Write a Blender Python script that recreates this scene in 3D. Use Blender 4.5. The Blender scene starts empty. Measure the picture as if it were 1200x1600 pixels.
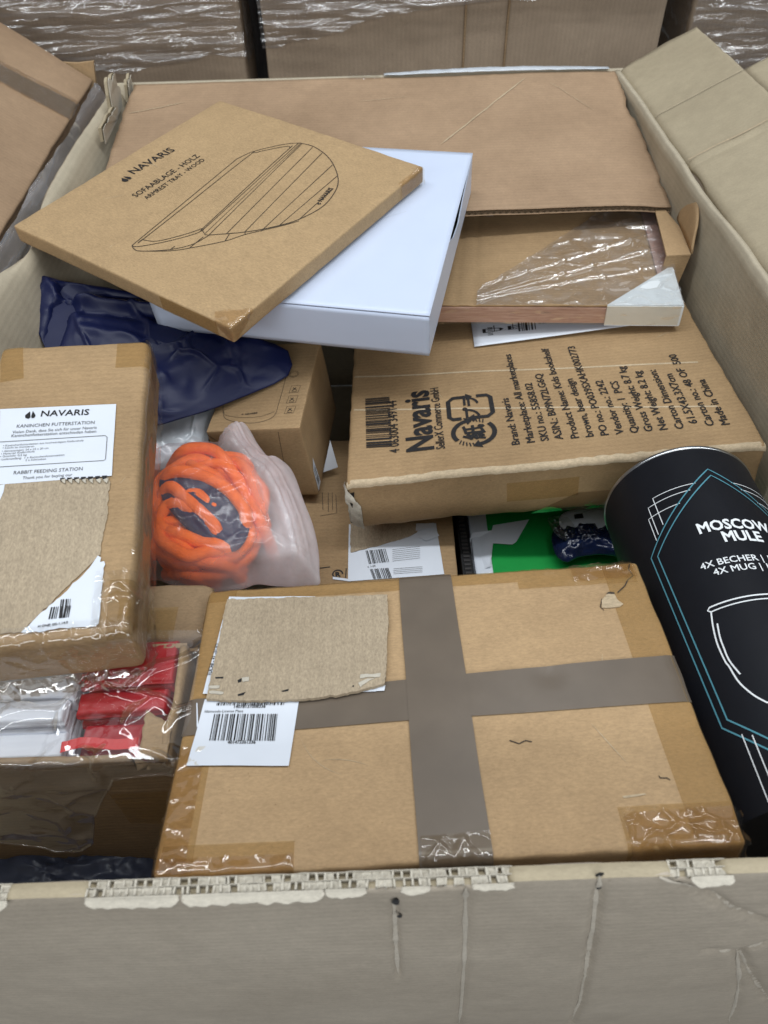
import bpy, bmesh, math, random
from mathutils import Vector, Matrix, noise
random.seed(7)
SC = bpy.context.scene
COL = SC.collection

# ------------------------------------------------------------------ camera
CX, CY, CZ, YAW, PITCH, ROLL, FPX = -0.00153, -0.11912, 0.40555, 0.00802, 0.8317, -0.02687, 1150.0
_f = Vector((math.sin(YAW)*math.cos(PITCH), math.cos(YAW)*math.cos(PITCH), -math.sin(PITCH)))
_r0 = Vector((math.cos(YAW), -math.sin(YAW), 0)); _u0 = _r0.cross(_f)
_r = _r0*math.cos(ROLL) + _u0*math.sin(ROLL); _u = -_r0*math.sin(ROLL) + _u0*math.cos(ROLL)
CAMP = Vector((CX, CY, CZ))
cam = bpy.data.cameras.new('camera'); camo = bpy.data.objects.new('camera', cam); COL.objects.link(camo)
camo.matrix_world = Matrix(((_r.x, _u.x, -_f.x, CX), (_r.y, _u.y, -_f.y, CY), (_r.z, _u.z, -_f.z, CZ), (0, 0, 0, 1)))
cam.sensor_fit = 'VERTICAL'; cam.sensor_height = 24.0; cam.sensor_width = 18.0
cam.lens = FPX/1600*24.0; cam.clip_start = 0.01; cam.clip_end = 60
cam.dof.use_dof = True; cam.dof.focus_distance = 0.68; cam.dof.aperture_fstop = 7.0
SC.camera = camo
SC.view_settings.view_transform = 'Standard'; SC.view_settings.look = 'None'
SC.view_settings.exposure = 0.0; SC.view_settings.gamma = 1.0
SC.cycles.transparent_max_bounces = 24; SC.cycles.max_bounces = 8

# ------------------------------------------------------------------ world and lamps (warehouse strip lights)
W = bpy.data.worlds.new('World'); SC.world = W; W.use_nodes = True
W.node_tree.nodes['Background'].inputs[0].default_value = (0.80, 0.88, 1.0, 1)
W.node_tree.nodes['Background'].inputs[1].default_value = 0.09
def area(name, loc, tgt, sx, sy, power, col=(0.93, 0.97, 1.0)):
    l = bpy.data.lights.new(name, 'AREA'); l.shape = 'RECTANGLE'; l.size = sx; l.size_y = sy
    l.energy = power; l.color = col
    o = bpy.data.objects.new(name, l); COL.objects.link(o); o.location = loc
    o.rotation_euler = (Vector(tgt)-Vector(loc)).to_track_quat('-Z', 'Y').to_euler()
    return o
area('strip_light', (0.1, -2.5, 1.55), (0.1, 0.2, -0.1), 4.5, 0.30, 56)
area('strip_light', (0.1, 0.45, 2.6), (0.1, 0.45, 0), 5.5, 0.16, 62)
area('strip_light', (0.55, 0.4, 2.9), (0.55, 0.4, 0), 0.14, 4.5, 16)
area('ceiling_glow', (0.2, 0.2, 3.3), (0.1, 0.4, 0), 5.5, 5.5, 76)

# ------------------------------------------------------------------ helpers: pixels of the photograph -> rays (for measuring places)
def ray(px, py):
    return (_r*((px-600)/FPX) - _u*((py-800)/FPX) + _f).normalized()
def Pz(px, py, z):
    v = ray(px, py); return CAMP + v*((z-CZ)/v.z)
def Py(px, py, y):
    v = ray(px, py); return CAMP + v*((y-CY)/v.y)
def Px(px, py, x):
    v = ray(px, py); return CAMP + v*((x-CX)/v.x)
def Ppl(px, py, o, n):
    v = ray(px, py); return CAMP + v*((o-CAMP).dot(n)/v.dot(n))

# ------------------------------------------------------------------ materials
def new_mat(name):
    m = bpy.data.materials.new(name); m.use_nodes = True
    nt = m.node_tree; nt.nodes.clear()
    return m, nt, nt.nodes.new, nt.links.new
def ramp(nt, a, b, ca, cb):
    r = nt.nodes.new('ShaderNodeValToRGB'); r.color_ramp.elements[0].position = a; r.color_ramp.elements[1].position = b
    r.color_ramp.elements[0].color = (*ca, 1); r.color_ramp.elements[1].color = (*cb, 1); return r
def kraft(name, c, flute=0.0, period=0.006, axis='Y', rough=0.72, mott=0.10, stain=0.10, fleck=0.5, bump=0.25):
    """unbleached paper board: cloudy tone, short fibres, dark and pale flecks, faint flute lines"""
    m, nt, N, L = new_mat(name)
    out = N('ShaderNodeOutputMaterial'); b = N('ShaderNodeBsdfPrincipled'); L(b.outputs[0], out.inputs[0])
    tc = N('ShaderNodeTexCoord')
    n1 = N('ShaderNodeTexNoise'); n1.inputs['Scale'].default_value = 7; n1.inputs['Detail'].default_value = 5
    L(tc.outputs['Object'], n1.inputs['Vector'])
    r1 = ramp(nt, 0.3, 0.7, (1-stain*1.3, 1-stain*1.45, 1-stain*1.6), (1+stain*0.55, 1+stain*0.5, 1+stain*0.45)); L(n1.outputs['Fac'], r1.inputs[0])
    mp = N('ShaderNodeMapping'); mp.inputs['Scale'].default_value = (1.0, 0.45, 1.0) if axis == 'X' else (0.45, 1.0, 1.0)
    L(tc.outputs['Object'], mp.inputs[0])
    n2 = N('ShaderNodeTexNoise'); n2.inputs['Scale'].default_value = 620; n2.inputs['Detail'].default_value = 4; n2.inputs['Roughness'].default_value = 0.75
    L(mp.outputs[0], n2.inputs['Vector'])
    r2 = ramp(nt, 0.32, 0.68, (1-mott*1.6,)*3, (1+mott*1.2,)*3); L(n2.outputs['Fac'], r2.inputs[0])
    n3 = N('ShaderNodeTexNoise'); n3.inputs['Scale'].default_value = 330; n3.inputs['Detail'].default_value = 2
    L(tc.outputs['Object'], n3.inputs['Vector'])
    r3 = ramp(nt, 0.70, 0.78, (1, 1, 1), (1-0.45*fleck, 1-0.5*fleck, 1-0.55*fleck)); L(n3.outputs['Fac'], r3.inputs[0])
    n4 = N('ShaderNodeTexNoise'); n4.inputs['Scale'].default_value = 60; n4.inputs['Detail'].default_value = 6
    L(tc.outputs['Object'], n4.inputs['Vector'])
    r4 = ramp(nt, 0.35, 0.7, (0.95, 0.95, 0.95), (1.04, 1.04, 1.04)); L(n4.outputs['Fac'], r4.inputs[0])
    def mul(a, bb):
        x = N('ShaderNodeMix'); x.data_type = 'RGBA'; x.blend_type = 'MULTIPLY'; x.inputs['Factor'].default_value = 1
        x.clamp_result = False
        if isinstance(a, tuple): x.inputs['A'].default_value = (*a, 1)
        else: L(a, x.inputs['A'])
        L(bb, x.inputs['B']); return x.outputs['Result']
    col = mul(mul(mul(mul(c, r1.outputs[0]), r2.outputs[0]), r3.outputs[0]), r4.outputs[0])
    h = n2.outputs['Fac']
    if flute:
        wv = N('ShaderNodeTexWave'); wv.bands_direction = axis; wv.inputs['Scale'].default_value = 2*math.pi/(20*period)
        wv.inputs['Distortion'].default_value = 0.6; wv.inputs['Detail Scale'].default_value = 0.5
        L(tc.outputs['Object'], wv.inputs['Vector'])
        rw = ramp(nt, 0.1, 0.9, (1-flute*0.10,)*3, (1+flute*0.05,)*3); L(wv.outputs['Fac'], rw.inputs[0])
        col = mul(col, rw.outputs[0])
        ad = N('ShaderNodeMath'); ad.operation = 'MULTIPLY_ADD'; ad.inputs[1].default_value = flute*2.2
        L(wv.outputs['Fac'], ad.inputs[0]); L(h, ad.inputs[2]); h = ad.outputs[0]
    bp = N('ShaderNodeBump'); bp.inputs['Strength'].default_value = bump; bp.inputs['Distance'].default_value = 0.0004
    L(h, bp.inputs['Height']); L(bp.outputs[0], b.inputs['Normal'])
    L(col, b.inputs['Base Color'])
    b.inputs['Roughness'].default_value = rough; b.inputs['Specular IOR Level'].default_value = 0.3
    return m
def plain(name, c, rough=0.5, spec=0.5, var=0.04, scale=40, bump=0.0, bscale=120, metal=0.0, coat=0.0):
    m, nt, N, L = new_mat(name)
    out = N('ShaderNodeOutputMaterial'); b = N('ShaderNodeBsdfPrincipled'); L(b.outputs[0], out.inputs[0])
    tc = N('ShaderNodeTexCoord'); n = N('ShaderNodeTexNoise'); n.inputs['Scale'].default_value = scale; n.inputs['Detail'].default_value = 5
    L(tc.outputs['Object'], n.inputs['Vector'])
    r = ramp(nt, 0.3, 0.7, tuple(x*(1-var) for x in c), tuple(min(1, x*(1+var)) for x in c)); L(n.outputs['Fac'], r.inputs[0])
    L(r.outputs[0], b.inputs['Base Color'])
    b.inputs['Roughness'].default_value = rough; b.inputs['Specular IOR Level'].default_value = spec
    b.inputs['Metallic'].default_value = metal; b.inputs['Coat Weight'].default_value = coat; b.inputs['Coat Roughness'].default_value = 0.12
    if bump:
        n2 = N('ShaderNodeTexNoise'); n2.inputs['Scale'].default_value = bscale; n2.inputs['Detail'].default_value = 4
        L(tc.outputs['Object'], n2.inputs['Vector'])
        bp = N('ShaderNodeBump'); bp.inputs['Strength'].default_value = bump; bp.inputs['Distance'].default_value = 0.002
        L(n2.outputs['Fac'], bp.inputs['Height']); L(bp.outputs[0], b.inputs['Normal'])
    return m
def film(name, tint=(0.93, 0.92, 0.90), gloss=0.16, haze=0.05, rough=0.10, stretch=(1, 1, 1), scale=45, bump=0.5, hazecol=(0.85, 0.86, 0.88), hz_hi=None):
    """clear plastic: mostly see-through, glossy, slightly milky where it is creased"""
    m, nt, N, L = new_mat(name)
    out = N('ShaderNodeOutputMaterial'); tr = N('ShaderNodeBsdfTransparent'); tr.inputs[0].default_value = (*tint, 1)
    gl = N('ShaderNodeBsdfGlossy'); gl.inputs['Roughness'].default_value = rough; gl.inputs['Color'].default_value = (1, 1, 1, 1)
    df = N('ShaderNodeBsdfDiffuse'); df.inputs[0].default_value = (*hazecol, 1)
    tl = N('ShaderNodeBsdfTranslucent'); tl.inputs[0].default_value = (*hazecol, 1)
    dm = N('ShaderNodeMixShader'); dm.inputs[0].default_value = 0.4; L(df.outputs[0], dm.inputs[1]); L(tl.outputs[0], dm.inputs[2])
    tc = N('ShaderNodeTexCoord'); mp = N('ShaderNodeMapping'); mp.inputs['Scale'].default_value = stretch; L(tc.outputs['Object'], mp.inputs[0])
    n = N('ShaderNodeTexNoise'); n.inputs['Scale'].default_value = scale; n.inputs['Detail'].default_value = 4; n.inputs['Distortion'].default_value = 0.6
    L(mp.outputs[0], n.inputs['Vector'])
    rg = ramp(nt, 0.5, 0.62, (0.15,)*3, (1,)*3); L(n.outputs['Fac'], rg.inputs[0])
    bp = N('ShaderNodeBump'); bp.inputs['Strength'].default_value = bump; bp.inputs['Distance'].default_value = 0.004
    L(n.outputs['Fac'], bp.inputs['Height']); L(bp.outputs[0], gl.inputs['Normal'])
    lw = N('ShaderNodeLayerWeight'); lw.inputs['Blend'].default_value = 0.35
    L(bp.outputs[0], lw.inputs['Normal'])
    ma = N('ShaderNodeMath'); ma.operation = 'MULTIPLY_ADD'; L(lw.outputs['Fresnel'], ma.inputs[0]); ma.inputs[1].default_value = 0.38; ma.inputs[2].default_value = gloss*0.5
    ma.use_clamp = True
    mh = N('ShaderNodeMath'); mh.operation = 'MULTIPLY'; mh.inputs[1].default_value = haze if hz_hi is None else hz_hi; L(rg.outputs[0], mh.inputs[0])
    m1 = N('ShaderNodeMixShader'); L(mh.outputs[0], m1.inputs[0]); L(tr.outputs[0], m1.inputs[1]); L(dm.outputs[0], m1.inputs[2])
    if hz_hi is not None:
        mh.operation = 'MULTIPLY_ADD'; mh.inputs[1].default_value = hz_hi-haze; mh.inputs[2].default_value = haze
    m2 = N('ShaderNodeMixShader'); L(ma.outputs[0], m2.inputs[0]); L(m1.outputs[0], m2.inputs[1]); L(gl.outputs[0], m2.inputs[2])
    L(m2.outputs[0], out.inputs[0])
    return m
def tape(name, c, opacity=0.5, rough=0.18, bump=0.15):
    """packing tape: coloured film laid on board"""
    m, nt, N, L = new_mat(name)
    out = N('ShaderNodeOutputMaterial'); tr = N('ShaderNodeBsdfTransparent'); tr.inputs[0].default_value = (0.95, 0.885, 0.745, 1) if opacity < 0.9 else (1, 1, 1, 1)
    b = N('ShaderNodeBsdfPrincipled'); b.inputs['Base Color'].default_value = (*c, 1); b.inputs['Roughness'].default_value = rough
    b.inputs['Specular IOR Level'].default_value = 0.5
    tc = N('ShaderNodeTexCoord'); n = N('ShaderNodeTexNoise'); n.inputs['Scale'].default_value = 38; n.inputs['Detail'].default_value = 5
    L(tc.outputs['Object'], n.inputs['Vector'])
    r = ramp(nt, 0.3, 0.7, tuple(x*0.93 for x in c), tuple(x*1.06 for x in c)); L(n.outputs['Fac'], r.inputs[0]); L(r.outputs[0], b.inputs['Base Color'])
    bp = N('ShaderNodeBump'); bp.inputs['Strength'].default_value = bump; bp.inputs['Distance'].default_value = 0.002
    L(n.outputs['Fac'], bp.inputs['Height']); L(bp.outputs[0], b.inputs['Normal'])
    mx = N('ShaderNodeMixShader'); mx.inputs[0].default_value = opacity
    L(tr.outputs[0], mx.inputs[1]); L(b.outputs[0], mx.inputs[2]); L(mx.outputs[0], out.inputs[0])
    return m

M = {
 'kraft_tan':   kraft('kraft tan', (0.435, 0.296, 0.162), 0.10, 0.0065, 'Y'),
 'kraft_shelf': kraft('kraft printed carton', (0.358, 0.240, 0.126), 0.42, 0.0062, 'Y', stain=0.16),
 'kraft_tray':  kraft('kraft smooth mailer', (0.415, 0.285, 0.152), 0.0, stain=0.05, mott=0.13),
 'kraft_pink':  kraft('kraft reddish liner', (0.375, 0.258, 0.163), 0.35, 0.007, 'Y', stain=0.14, mott=0.08),
 'kraft_grey':  kraft('grey carton liner', (0.45, 0.395, 0.295), 0.3, 0.007, 'Z', stain=0.08, mott=0.06, fleck=0.3),
 'kraft_out':   kraft('grey carton outside', (0.455, 0.396, 0.318), 0.35, 0.007, 'Z', stain=0.10, mott=0.07, fleck=0.3),
 'kraft_flap':  kraft('pale flap liner', (0.395, 0.336, 0.232), 0.1, 0.007, 'Y', stain=0.07, mott=0.06, fleck=0.3),
 'kraft_box':   kraft('kraft carton', (0.360, 0.242, 0.128), 0.4, 0.006, 'Y', stain=0.12),
 'kraft_dark':  kraft('kraft carton dull', (0.330, 0.228, 0.132), 0.7, 0.006, 'Z', stain=0.14),
 'kraft_wall':  kraft('kraft warehouse carton', (0.350, 0.270, 0.195), 0.4, 0.008, 'X', stain=0.12),
 'kraft_raw':   kraft('raw torn board', (0.400, 0.325, 0.230), 0.35, 0.008, 'X', stain=0.08, mott=0.16, fleck=0.8, rough=0.9, bump=0.5),
 'kraft_pale':  kraft('torn pale paper', (0.52, 0.485, 0.41), 0.0, stain=0.10, mott=0.09, rough=0.9, bump=0.5),
 'flute':       kraft('fluting paper', (0.22, 0.155, 0.095), 0.0, stain=0.1, rough=0.9),  # fluting darkened in colour to paint the shade between flutes
 'scuff':       kraft('pale scuffed board', (0.50, 0.40, 0.27), 0.0, stain=0.1, mott=0.14, rough=0.9),
 'white_box':   plain('white coated board', (0.58, 0.655, 0.81), 0.38, 0.4, 0.015, 25),
 'white_label': plain('white label paper', (0.66, 0.70, 0.765), 0.45, 0.4, 0.02, 40, 0.05, 60),
 'white_foam':  plain('white foam corner', (0.70, 0.74, 0.76), 0.5, 0.4, 0.03, 60, 0.15, 150),
 'ink':         plain('black ink', (0.018, 0.017, 0.018), 0.55, 0.3, 0.2, 400),
 'ink_soft':    plain('grey ink', (0.10, 0.10, 0.105), 0.55, 0.3, 0.2, 400),
 'ink_brown':   plain('thin ink on kraft', (0.045, 0.035, 0.026), 0.6, 0.3, 0.2, 400),
 'ink_white':   plain('white ink', (0.80, 0.83, 0.85), 0.4, 0.4, 0.03),
 'ink_teal':    plain('teal ink', (0.085, 0.27, 0.34), 0.4, 0.4, 0.05),
 'tube_black':  plain('satin black tube', (0.0060, 0.0068, 0.0100), 0.50, 0.22, 0.08, 60, 0.03, 200),
 'tin':         plain('tin rim', (0.45, 0.46, 0.47), 0.28, 0.5, 0.05, 60, metal=1.0),
 'black_card':  plain('black board', (0.010, 0.010, 0.011), 0.5, 0.4, 0.1),
 'gap_rib_dark':   plain('gap shade and rib dark', (0.045, 0.042, 0.042), 0.35, 0.5, 0.1, 40, 0.3, 40),
 'navy':        plain('navy polythene', (0.0045, 0.0085, 0.048), 0.46, 0.35, 0.12, 12, 0.10, 45),
 'navy_foil':   plain('navy shiny packet', (0.008, 0.014, 0.045), 0.16, 0.6, 0.15, 30, 0.5, 60),
 'slate_bag':   plain('slate blue bag', (0.075, 0.090, 0.140), 0.33, 0.5, 0.15, 20, 0.3, 40),
 'silver':      plain('silver white polythene', (0.52, 0.56, 0.60), 0.22, 0.6, 0.08, 18, 0.5, 26),
 'green':       plain('green board', (0.010, 0.30, 0.055), 0.42, 0.4, 0.05),
 'red':         plain('red satin fabric', (0.36, 0.004, 0.010), 0.42, 0.5, 0.12, 30, 0.25, 90),
 'red_ribbon':  plain('red ribbon', (0.62, 0.015, 0.015), 0.25, 0.6, 0.08),
 'white_cloth': plain('white satin fabric', (0.66, 0.68, 0.74), 0.40, 0.4, 0.03, 30, 0.25, 60),
 'orange':      plain('orange cord', (1.0, 0.160, 0.008), 0.6, 0.3, 0.14, 160, 0.6, 700),
 'wood':        None,
 'tape_brown':  tape('brown packing tape', (0.140, 0.111, 0.084), 0.97, 0.30, 0.10),
 'tape_amber':  tape('amber clear tape', (0.41, 0.285, 0.14), 0.24, 0.16, 0.06),
 'tape_clear':  film('clear tape', (0.93, 0.88, 0.80), 0.05, 0.02, 0.045, (1, 1, 1), 40, 0.10),
 'film_clear':  film('clear film', (0.965, 0.965, 0.96), 0.05, 0.035, 0.05, (1, 1, 1), 26, 0.16),
 'worn_liner':  kraft('worn pale liner', (0.55, 0.50, 0.42), 0.0, stain=0.1, mott=0.08, rough=0.85),
 'film_frame':  film('glossy clear film', (0.96, 0.96, 0.955), 0.26, 0.04, 0.06, (1, 1, 1), 40, 0.25, (0.85, 0.86, 0.88), 0.16),
 'film_wrap':   film('stretch wrap', (0.93, 0.92, 0.91), 0.15, 0.03, 0.09, (0.035, 1, 1.4), 80, 0.40, (0.84, 0.84, 0.86), 0.24),
 'film_side':   film('stretch wrap side', (0.80, 0.82, 0.86), 0.20, 0.35, 0.12, (1, 0.05, 1), 80, 0.4, (0.72, 0.75, 0.82), 0.62),
 'zip_bag':     film('frosted zip bag', (0.97, 0.95, 0.955), 0.03, 0.20, 0.16, (1, 1, 1), 16, 0.15, (0.90, 0.84, 0.88), 0.34),
 'concrete':    plain('concrete floor', (0.22, 0.22, 0.215), 0.6, 0.4, 0.15, 3, 0.1, 60),
}
def wood():
    m, nt, N, L = new_mat('pink stained wood')
    out = N('ShaderNodeOutputMaterial'); b = N('ShaderNodeBsdfPrincipled'); L(b.outputs[0], out.inputs[0])
    tc = N('ShaderNodeTexCoord'); mp = N('ShaderNodeMapping'); mp.inputs['Scale'].default_value = (3, 3, 40); L(tc.outputs['Object'], mp.inputs[0])
    n = N('ShaderNodeTexNoise'); n.inputs['Scale'].default_value = 9; n.inputs['Detail'].default_value = 7; n.inputs['Distortion'].default_value = 1.5
    L(mp.outputs[0], n.inputs['Vector'])
    r = ramp(nt, 0.3, 0.7, (0.40, 0.235, 0.195), (0.57, 0.40, 0.35)); L(n.outputs['Fac'], r.inputs[0]); L(r.outputs[0], b.inputs['Base Color'])
    b.inputs['Roughness'].default_value = 0.5
    return m
M['wood'] = wood()
def zipfilm():
    m, nt, N, L = new_mat('frosted zip bag film')
    out = N('ShaderNodeOutputMaterial'); tr = N('ShaderNodeBsdfTransparent'); tr.inputs[0].default_value = (0.985, 0.965, 0.97, 1)
    df = N('ShaderNodeBsdfDiffuse'); df.inputs[0].default_value = (0.98, 0.95, 0.975, 1); tl = N('ShaderNodeBsdfTranslucent'); tl.inputs[0].default_value = (0.98, 0.95, 0.975, 1)
    dm = N('ShaderNodeMixShader'); dm.inputs[0].default_value = 0.45; L(df.outputs[0], dm.inputs[1]); L(tl.outputs[0], dm.inputs[2])
    at = N('ShaderNodeAttribute'); at.attribute_name = 'milk'
    tc = N('ShaderNodeTexCoord'); n = N('ShaderNodeTexNoise'); n.inputs['Scale'].default_value = 30; n.inputs['Detail'].default_value = 3; L(tc.outputs['Object'], n.inputs['Vector'])
    r = ramp(nt, 0.35, 0.7, (0.75,)*3, (1.2,)*3); L(n.outputs['Fac'], r.inputs[0])
    mu = N('ShaderNodeMath'); mu.operation = 'MULTIPLY'; L(at.outputs['Fac'], mu.inputs[0]); L(r.outputs[0], mu.inputs[1]); mu.use_clamp = True
    m1 = N('ShaderNodeMixShader'); L(mu.outputs[0], m1.inputs[0]); L(tr.outputs[0], m1.inputs[1]); L(dm.outputs[0], m1.inputs[2])
    gl = N('ShaderNodeBsdfGlossy'); gl.inputs['Roughness'].default_value = 0.14
    lw = N('ShaderNodeLayerWeight'); lw.inputs['Blend'].default_value = 0.3
    ma = N('ShaderNodeMath'); ma.operation = 'MULTIPLY_ADD'; L(lw.outputs['Fresnel'], ma.inputs[0]); ma.inputs[1].default_value = 0.28; ma.inputs[2].default_value = 0.015
    m2 = N('ShaderNodeMixShader'); L(ma.outputs[0], m2.inputs[0]); L(m1.outputs[0], m2.inputs[1]); L(gl.outputs[0], m2.inputs[2]); L(m2.outputs[0], out.inputs[0])
    return m
M['zip_film'] = zipfilm()

# ------------------------------------------------------------------ things and parts
class Thing:
    def __init__(self, name, label, cat, mat=None, group=None, loc=(0, 0, 0)):
        self.M = mat.copy() if mat is not None else Matrix.Translation(Vector(loc))
        o = bpy.data.objects.new(name, None); COL.objects.link(o); o.matrix_world = self.M
        o.empty_display_size = 0.05
        o['label'] = label; o['category'] = cat
        if group: o['group'] = group
        self.o = o; self.inv = self.M.inverted()
    def add(self, name, V, F, mat, smooth=True, parent=None, label=None, kind=None):
        """V in world metres; becomes a child mesh in the thing's own frame"""
        o = mesh_obj(name, [self.inv @ Vector(v) for v in V], F, mat, smooth)
        o.parent = parent or self.o
        if label: o['label'] = label
        if kind: o['kind'] = kind
        return o
def mesh_obj(name, V, F, mat, smooth=True):
    me = bpy.data.meshes.new(name); me.from_pydata([tuple(v) for v in V], [], F); me.update()
    if smooth: me.shade_smooth()
    me.materials.append(mat if not isinstance(mat, str) else M[mat])
    o = bpy.data.objects.new(name, me); COL.objects.link(o); return o
def single(name, V, F, mat, label, cat, group=None, smooth=True, kind=None):
    """a thing that is one mesh, its origin at its own base"""
    V = [Vector(v) for v in V]
    c = Vector((sum(v.x for v in V)/len(V), sum(v.y for v in V)/len(V), min(v.z for v in V)))
    o = mesh_obj(name, [v-c for v in V], F, mat, smooth); o.location = c
    if kind: o['kind'] = kind
    else: o['label'] = label; o['category'] = cat
    if group: o['group'] = group
    return o
def grid(nu, nv, fn):
    V = [fn(i/nu, j/nv) for j in range(nv+1) for i in range(nu+1)]
    F = [(j*(nu+1)+i, j*(nu+1)+i+1, (j+1)*(nu+1)+i+1, (j+1)*(nu+1)+i) for j in range(nv) for i in range(nu)]
    return V, F
def join(*parts):
    V = []; F = []
    for v, f in parts:
        k = len(V); V += list(v); F += [tuple(i+k for i in q) for q in f]
    return V, F
def prism(poly, up):
    """polygon (list of 3D points) thickened by the vector up"""
    n = len(poly); P = [Vector(p) for p in poly]; up = Vector(up)
    V = P + [p+up for p in P]
    F = [tuple(range(n-1, -1, -1)), tuple(range(n, 2*n))] + [(i, (i+1) % n, n+(i+1) % n, n+i) for i in range(n)]
    return V, F
def boxm(a, b, mat=None):
    (x0, y0, z0), (x1, y1, z1) = a, b
    V = [(x0, y0, z0), (x1, y0, z0), (x1, y1, z0), (x0, y1, z0), (x0, y0, z1), (x1, y0, z1), (x1, y1, z1), (x0, y1, z1)]
    if mat is not None: V = [mat @ Vector(v) for v in V]
    return V, [(3, 2, 1, 0), (4, 5, 6, 7), (0, 1, 5, 4), (1, 2, 6, 5), (2, 3, 7, 6), (3, 0, 4, 7)]
def thick(V, F, t):
    """give an open sheet a thickness t along its normals"""
    bm = bmesh.new(); vs = [bm.verts.new(v) for v in V]
    for f in F: bm.faces.new([vs[i] for i in f])
    bm.normal_update()
    off = [v.co - v.normal*t for v in bm.verts]
    edges = [(e.verts[0].index, e.verts[1].index) for e in bm.edges if len(e.link_faces) == 1]
    bm.verts.index_update()
    be = []
    for e in bm.edges:
        if len(e.link_faces) == 1:
            f = e.link_faces[0]; idx = [v.index for v in f.verts]; a, b = e.verts[0].index, e.verts[1].index
            if idx[(idx.index(a)+1) % len(idx)] != b: a, b = b, a
            be.append((a, b))
    bm.free()
    n = len(V)
    return list(V)+off, list(F)+[tuple(i+n for i in reversed(f)) for f in F]+[(b, a, a+n, b+n) for a, b in be]
def catmull(pts, n=8, closed=False):
    P = [Vector(p) for p in pts]; out = []; m = len(P)
    for i in range(m if closed else m-1):
        if closed: a, b, c, d = P[(i-1) % m], P[i], P[(i+1) % m], P[(i+2) % m]
        else: a, b, c, d = P[max(i-1, 0)], P[i], P[i+1], P[min(i+2, m-1)]
        for k in range(n):
            t = k/n
            out.append(0.5*((2*b)+(c-a)*t+(2*a-5*b+4*c-d)*t*t+(3*b-a-3*c+d)*t**3))
    if not closed: out.append(P[-1])
    return out
def tube(pts, r, ns=8, closed=False):
    n = len(pts); V = []; F = []; up = Vector((0.13, 0.31, 0.94))
    for i, p in enumerate(pts):
        a = pts[(i-1) % n] if closed else pts[max(i-1, 0)]; b = pts[(i+1) % n] if closed else pts[min(i+1, n-1)]
        t = (b-a).normalized(); s = t.cross(up).normalized(); w = s.cross(t)
        for k in range(ns):
            an = 2*math.pi*k/ns; V.append(p + s*(r*math.cos(an)) + w*(r*math.sin(an)))
    m = n if closed else n-1
    for i in range(m):
        for k in range(ns):
            j = (i+1) % n; F.append((i*ns+k, i*ns+(k+1) % ns, j*ns+(k+1) % ns, j*ns+k))
    if not closed: F += [tuple(range(ns-1, -1, -1)), tuple(range((n-1)*ns, n*ns))]
    return V, F
def nz(x, y=0, z=0): return noise.noise(Vector((x, y, z)))
def crs(x, y, s, o=2):
    """sharp straight film creases: edges between cells, only some of them raised"""
    q = Vector((x*0.55+0.25*nz(x*0.7, y*0.7, s), y*0.55+0.25*nz(x*0.7, y*0.7, s+9), s*1.7))
    d, c = noise.voronoi(q)
    k = d[1]-d[0]; on = max(0.0, min(1.0, 0.6+1.6*nz(x*0.8, y*0.8, s+4)))
    m = noise.cell(c[0]*13.7)
    return 0.7*on*(math.exp(-(k/0.10)**2)) + 0.35*max(0, 0.7-k) + 0.65*m*k
def fbm(x, y=0, z=0, o=4): return noise.fractal(Vector((x, y, z)), 1.0, 2.0, o)

# flat drawings: pieces of (vertices 2D, faces)
_tc = {}
def text2d(body, size=1.0, bold=0.0, xs=1.0, geo=False):
    k = (body, bold, geo)
    if k not in _tc:
        c = bpy.data.curves.new('t', 'FONT'); c.body = body; c.resolution_u = 2; c.bevel_depth = bold; c.bevel_resolution = 0
        o = bpy.data.objects.new('t', c); COL.objects.link(o)
        dg = bpy.context.evaluated_depsgraph_get(); dg.update()
        me = bpy.data.meshes.new_from_object(o.evaluated_get(dg))
        P = [v.co.copy() for v in me.vertices]; F = []
        for q in me.polygons:
            f = tuple(q.vertices)
            if bold and (min(P[i].z for i in f) < -bold*0.01): continue
            ar = sum(P[f[i]].x*P[f[(i+1) % len(f)]].y-P[f[(i+1) % len(f)]].x*P[f[i]].y for i in range(len(f)))
            F.append(f if ar >= 0 else tuple(reversed(f)))
        bpy.data.objects.remove(o); bpy.data.curves.remove(c); bpy.data.meshes.remove(me)
        used = sorted({i for f in F for i in f}); mp = {i: n for n, i in enumerate(used)}
        V = [(P[i].x, P[i].y) for i in used]; F = [tuple(mp[i] for i in f) for f in F]
        x0 = min(v[0] for v in V); x1 = max(v[0] for v in V)
        _tc[k] = ([(x-x0, y) for x, y in V], F, x1-x0)
    V, F, w = _tc[k]
    return [(x*size*xs, y*size) for x, y in V], F, w*size*xs
def xf2(VF, ang, ox, oy, flip=False):
    V, F = VF[0], VF[1]; c, s = math.cos(ang), math.sin(ang)
    return [(ox+x*c-y*s, oy+x*s+y*c) for x, y in V], F
def text_span(body, a, b, hk=1.0, bold=0.0, geo=False):
    """text whose baseline runs from a to b (2D); hk stretches the letter height"""
    V, F, w = text2d(body, 1.0, bold, 1.0, geo)
    a = Vector(a); b = Vector(b); k = (b-a).length/w; an = math.atan2((b-a).y, (b-a).x)
    return xf2(([(x*k, y*k*hk) for x, y in V], F), an, a.x, a.y)
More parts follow.
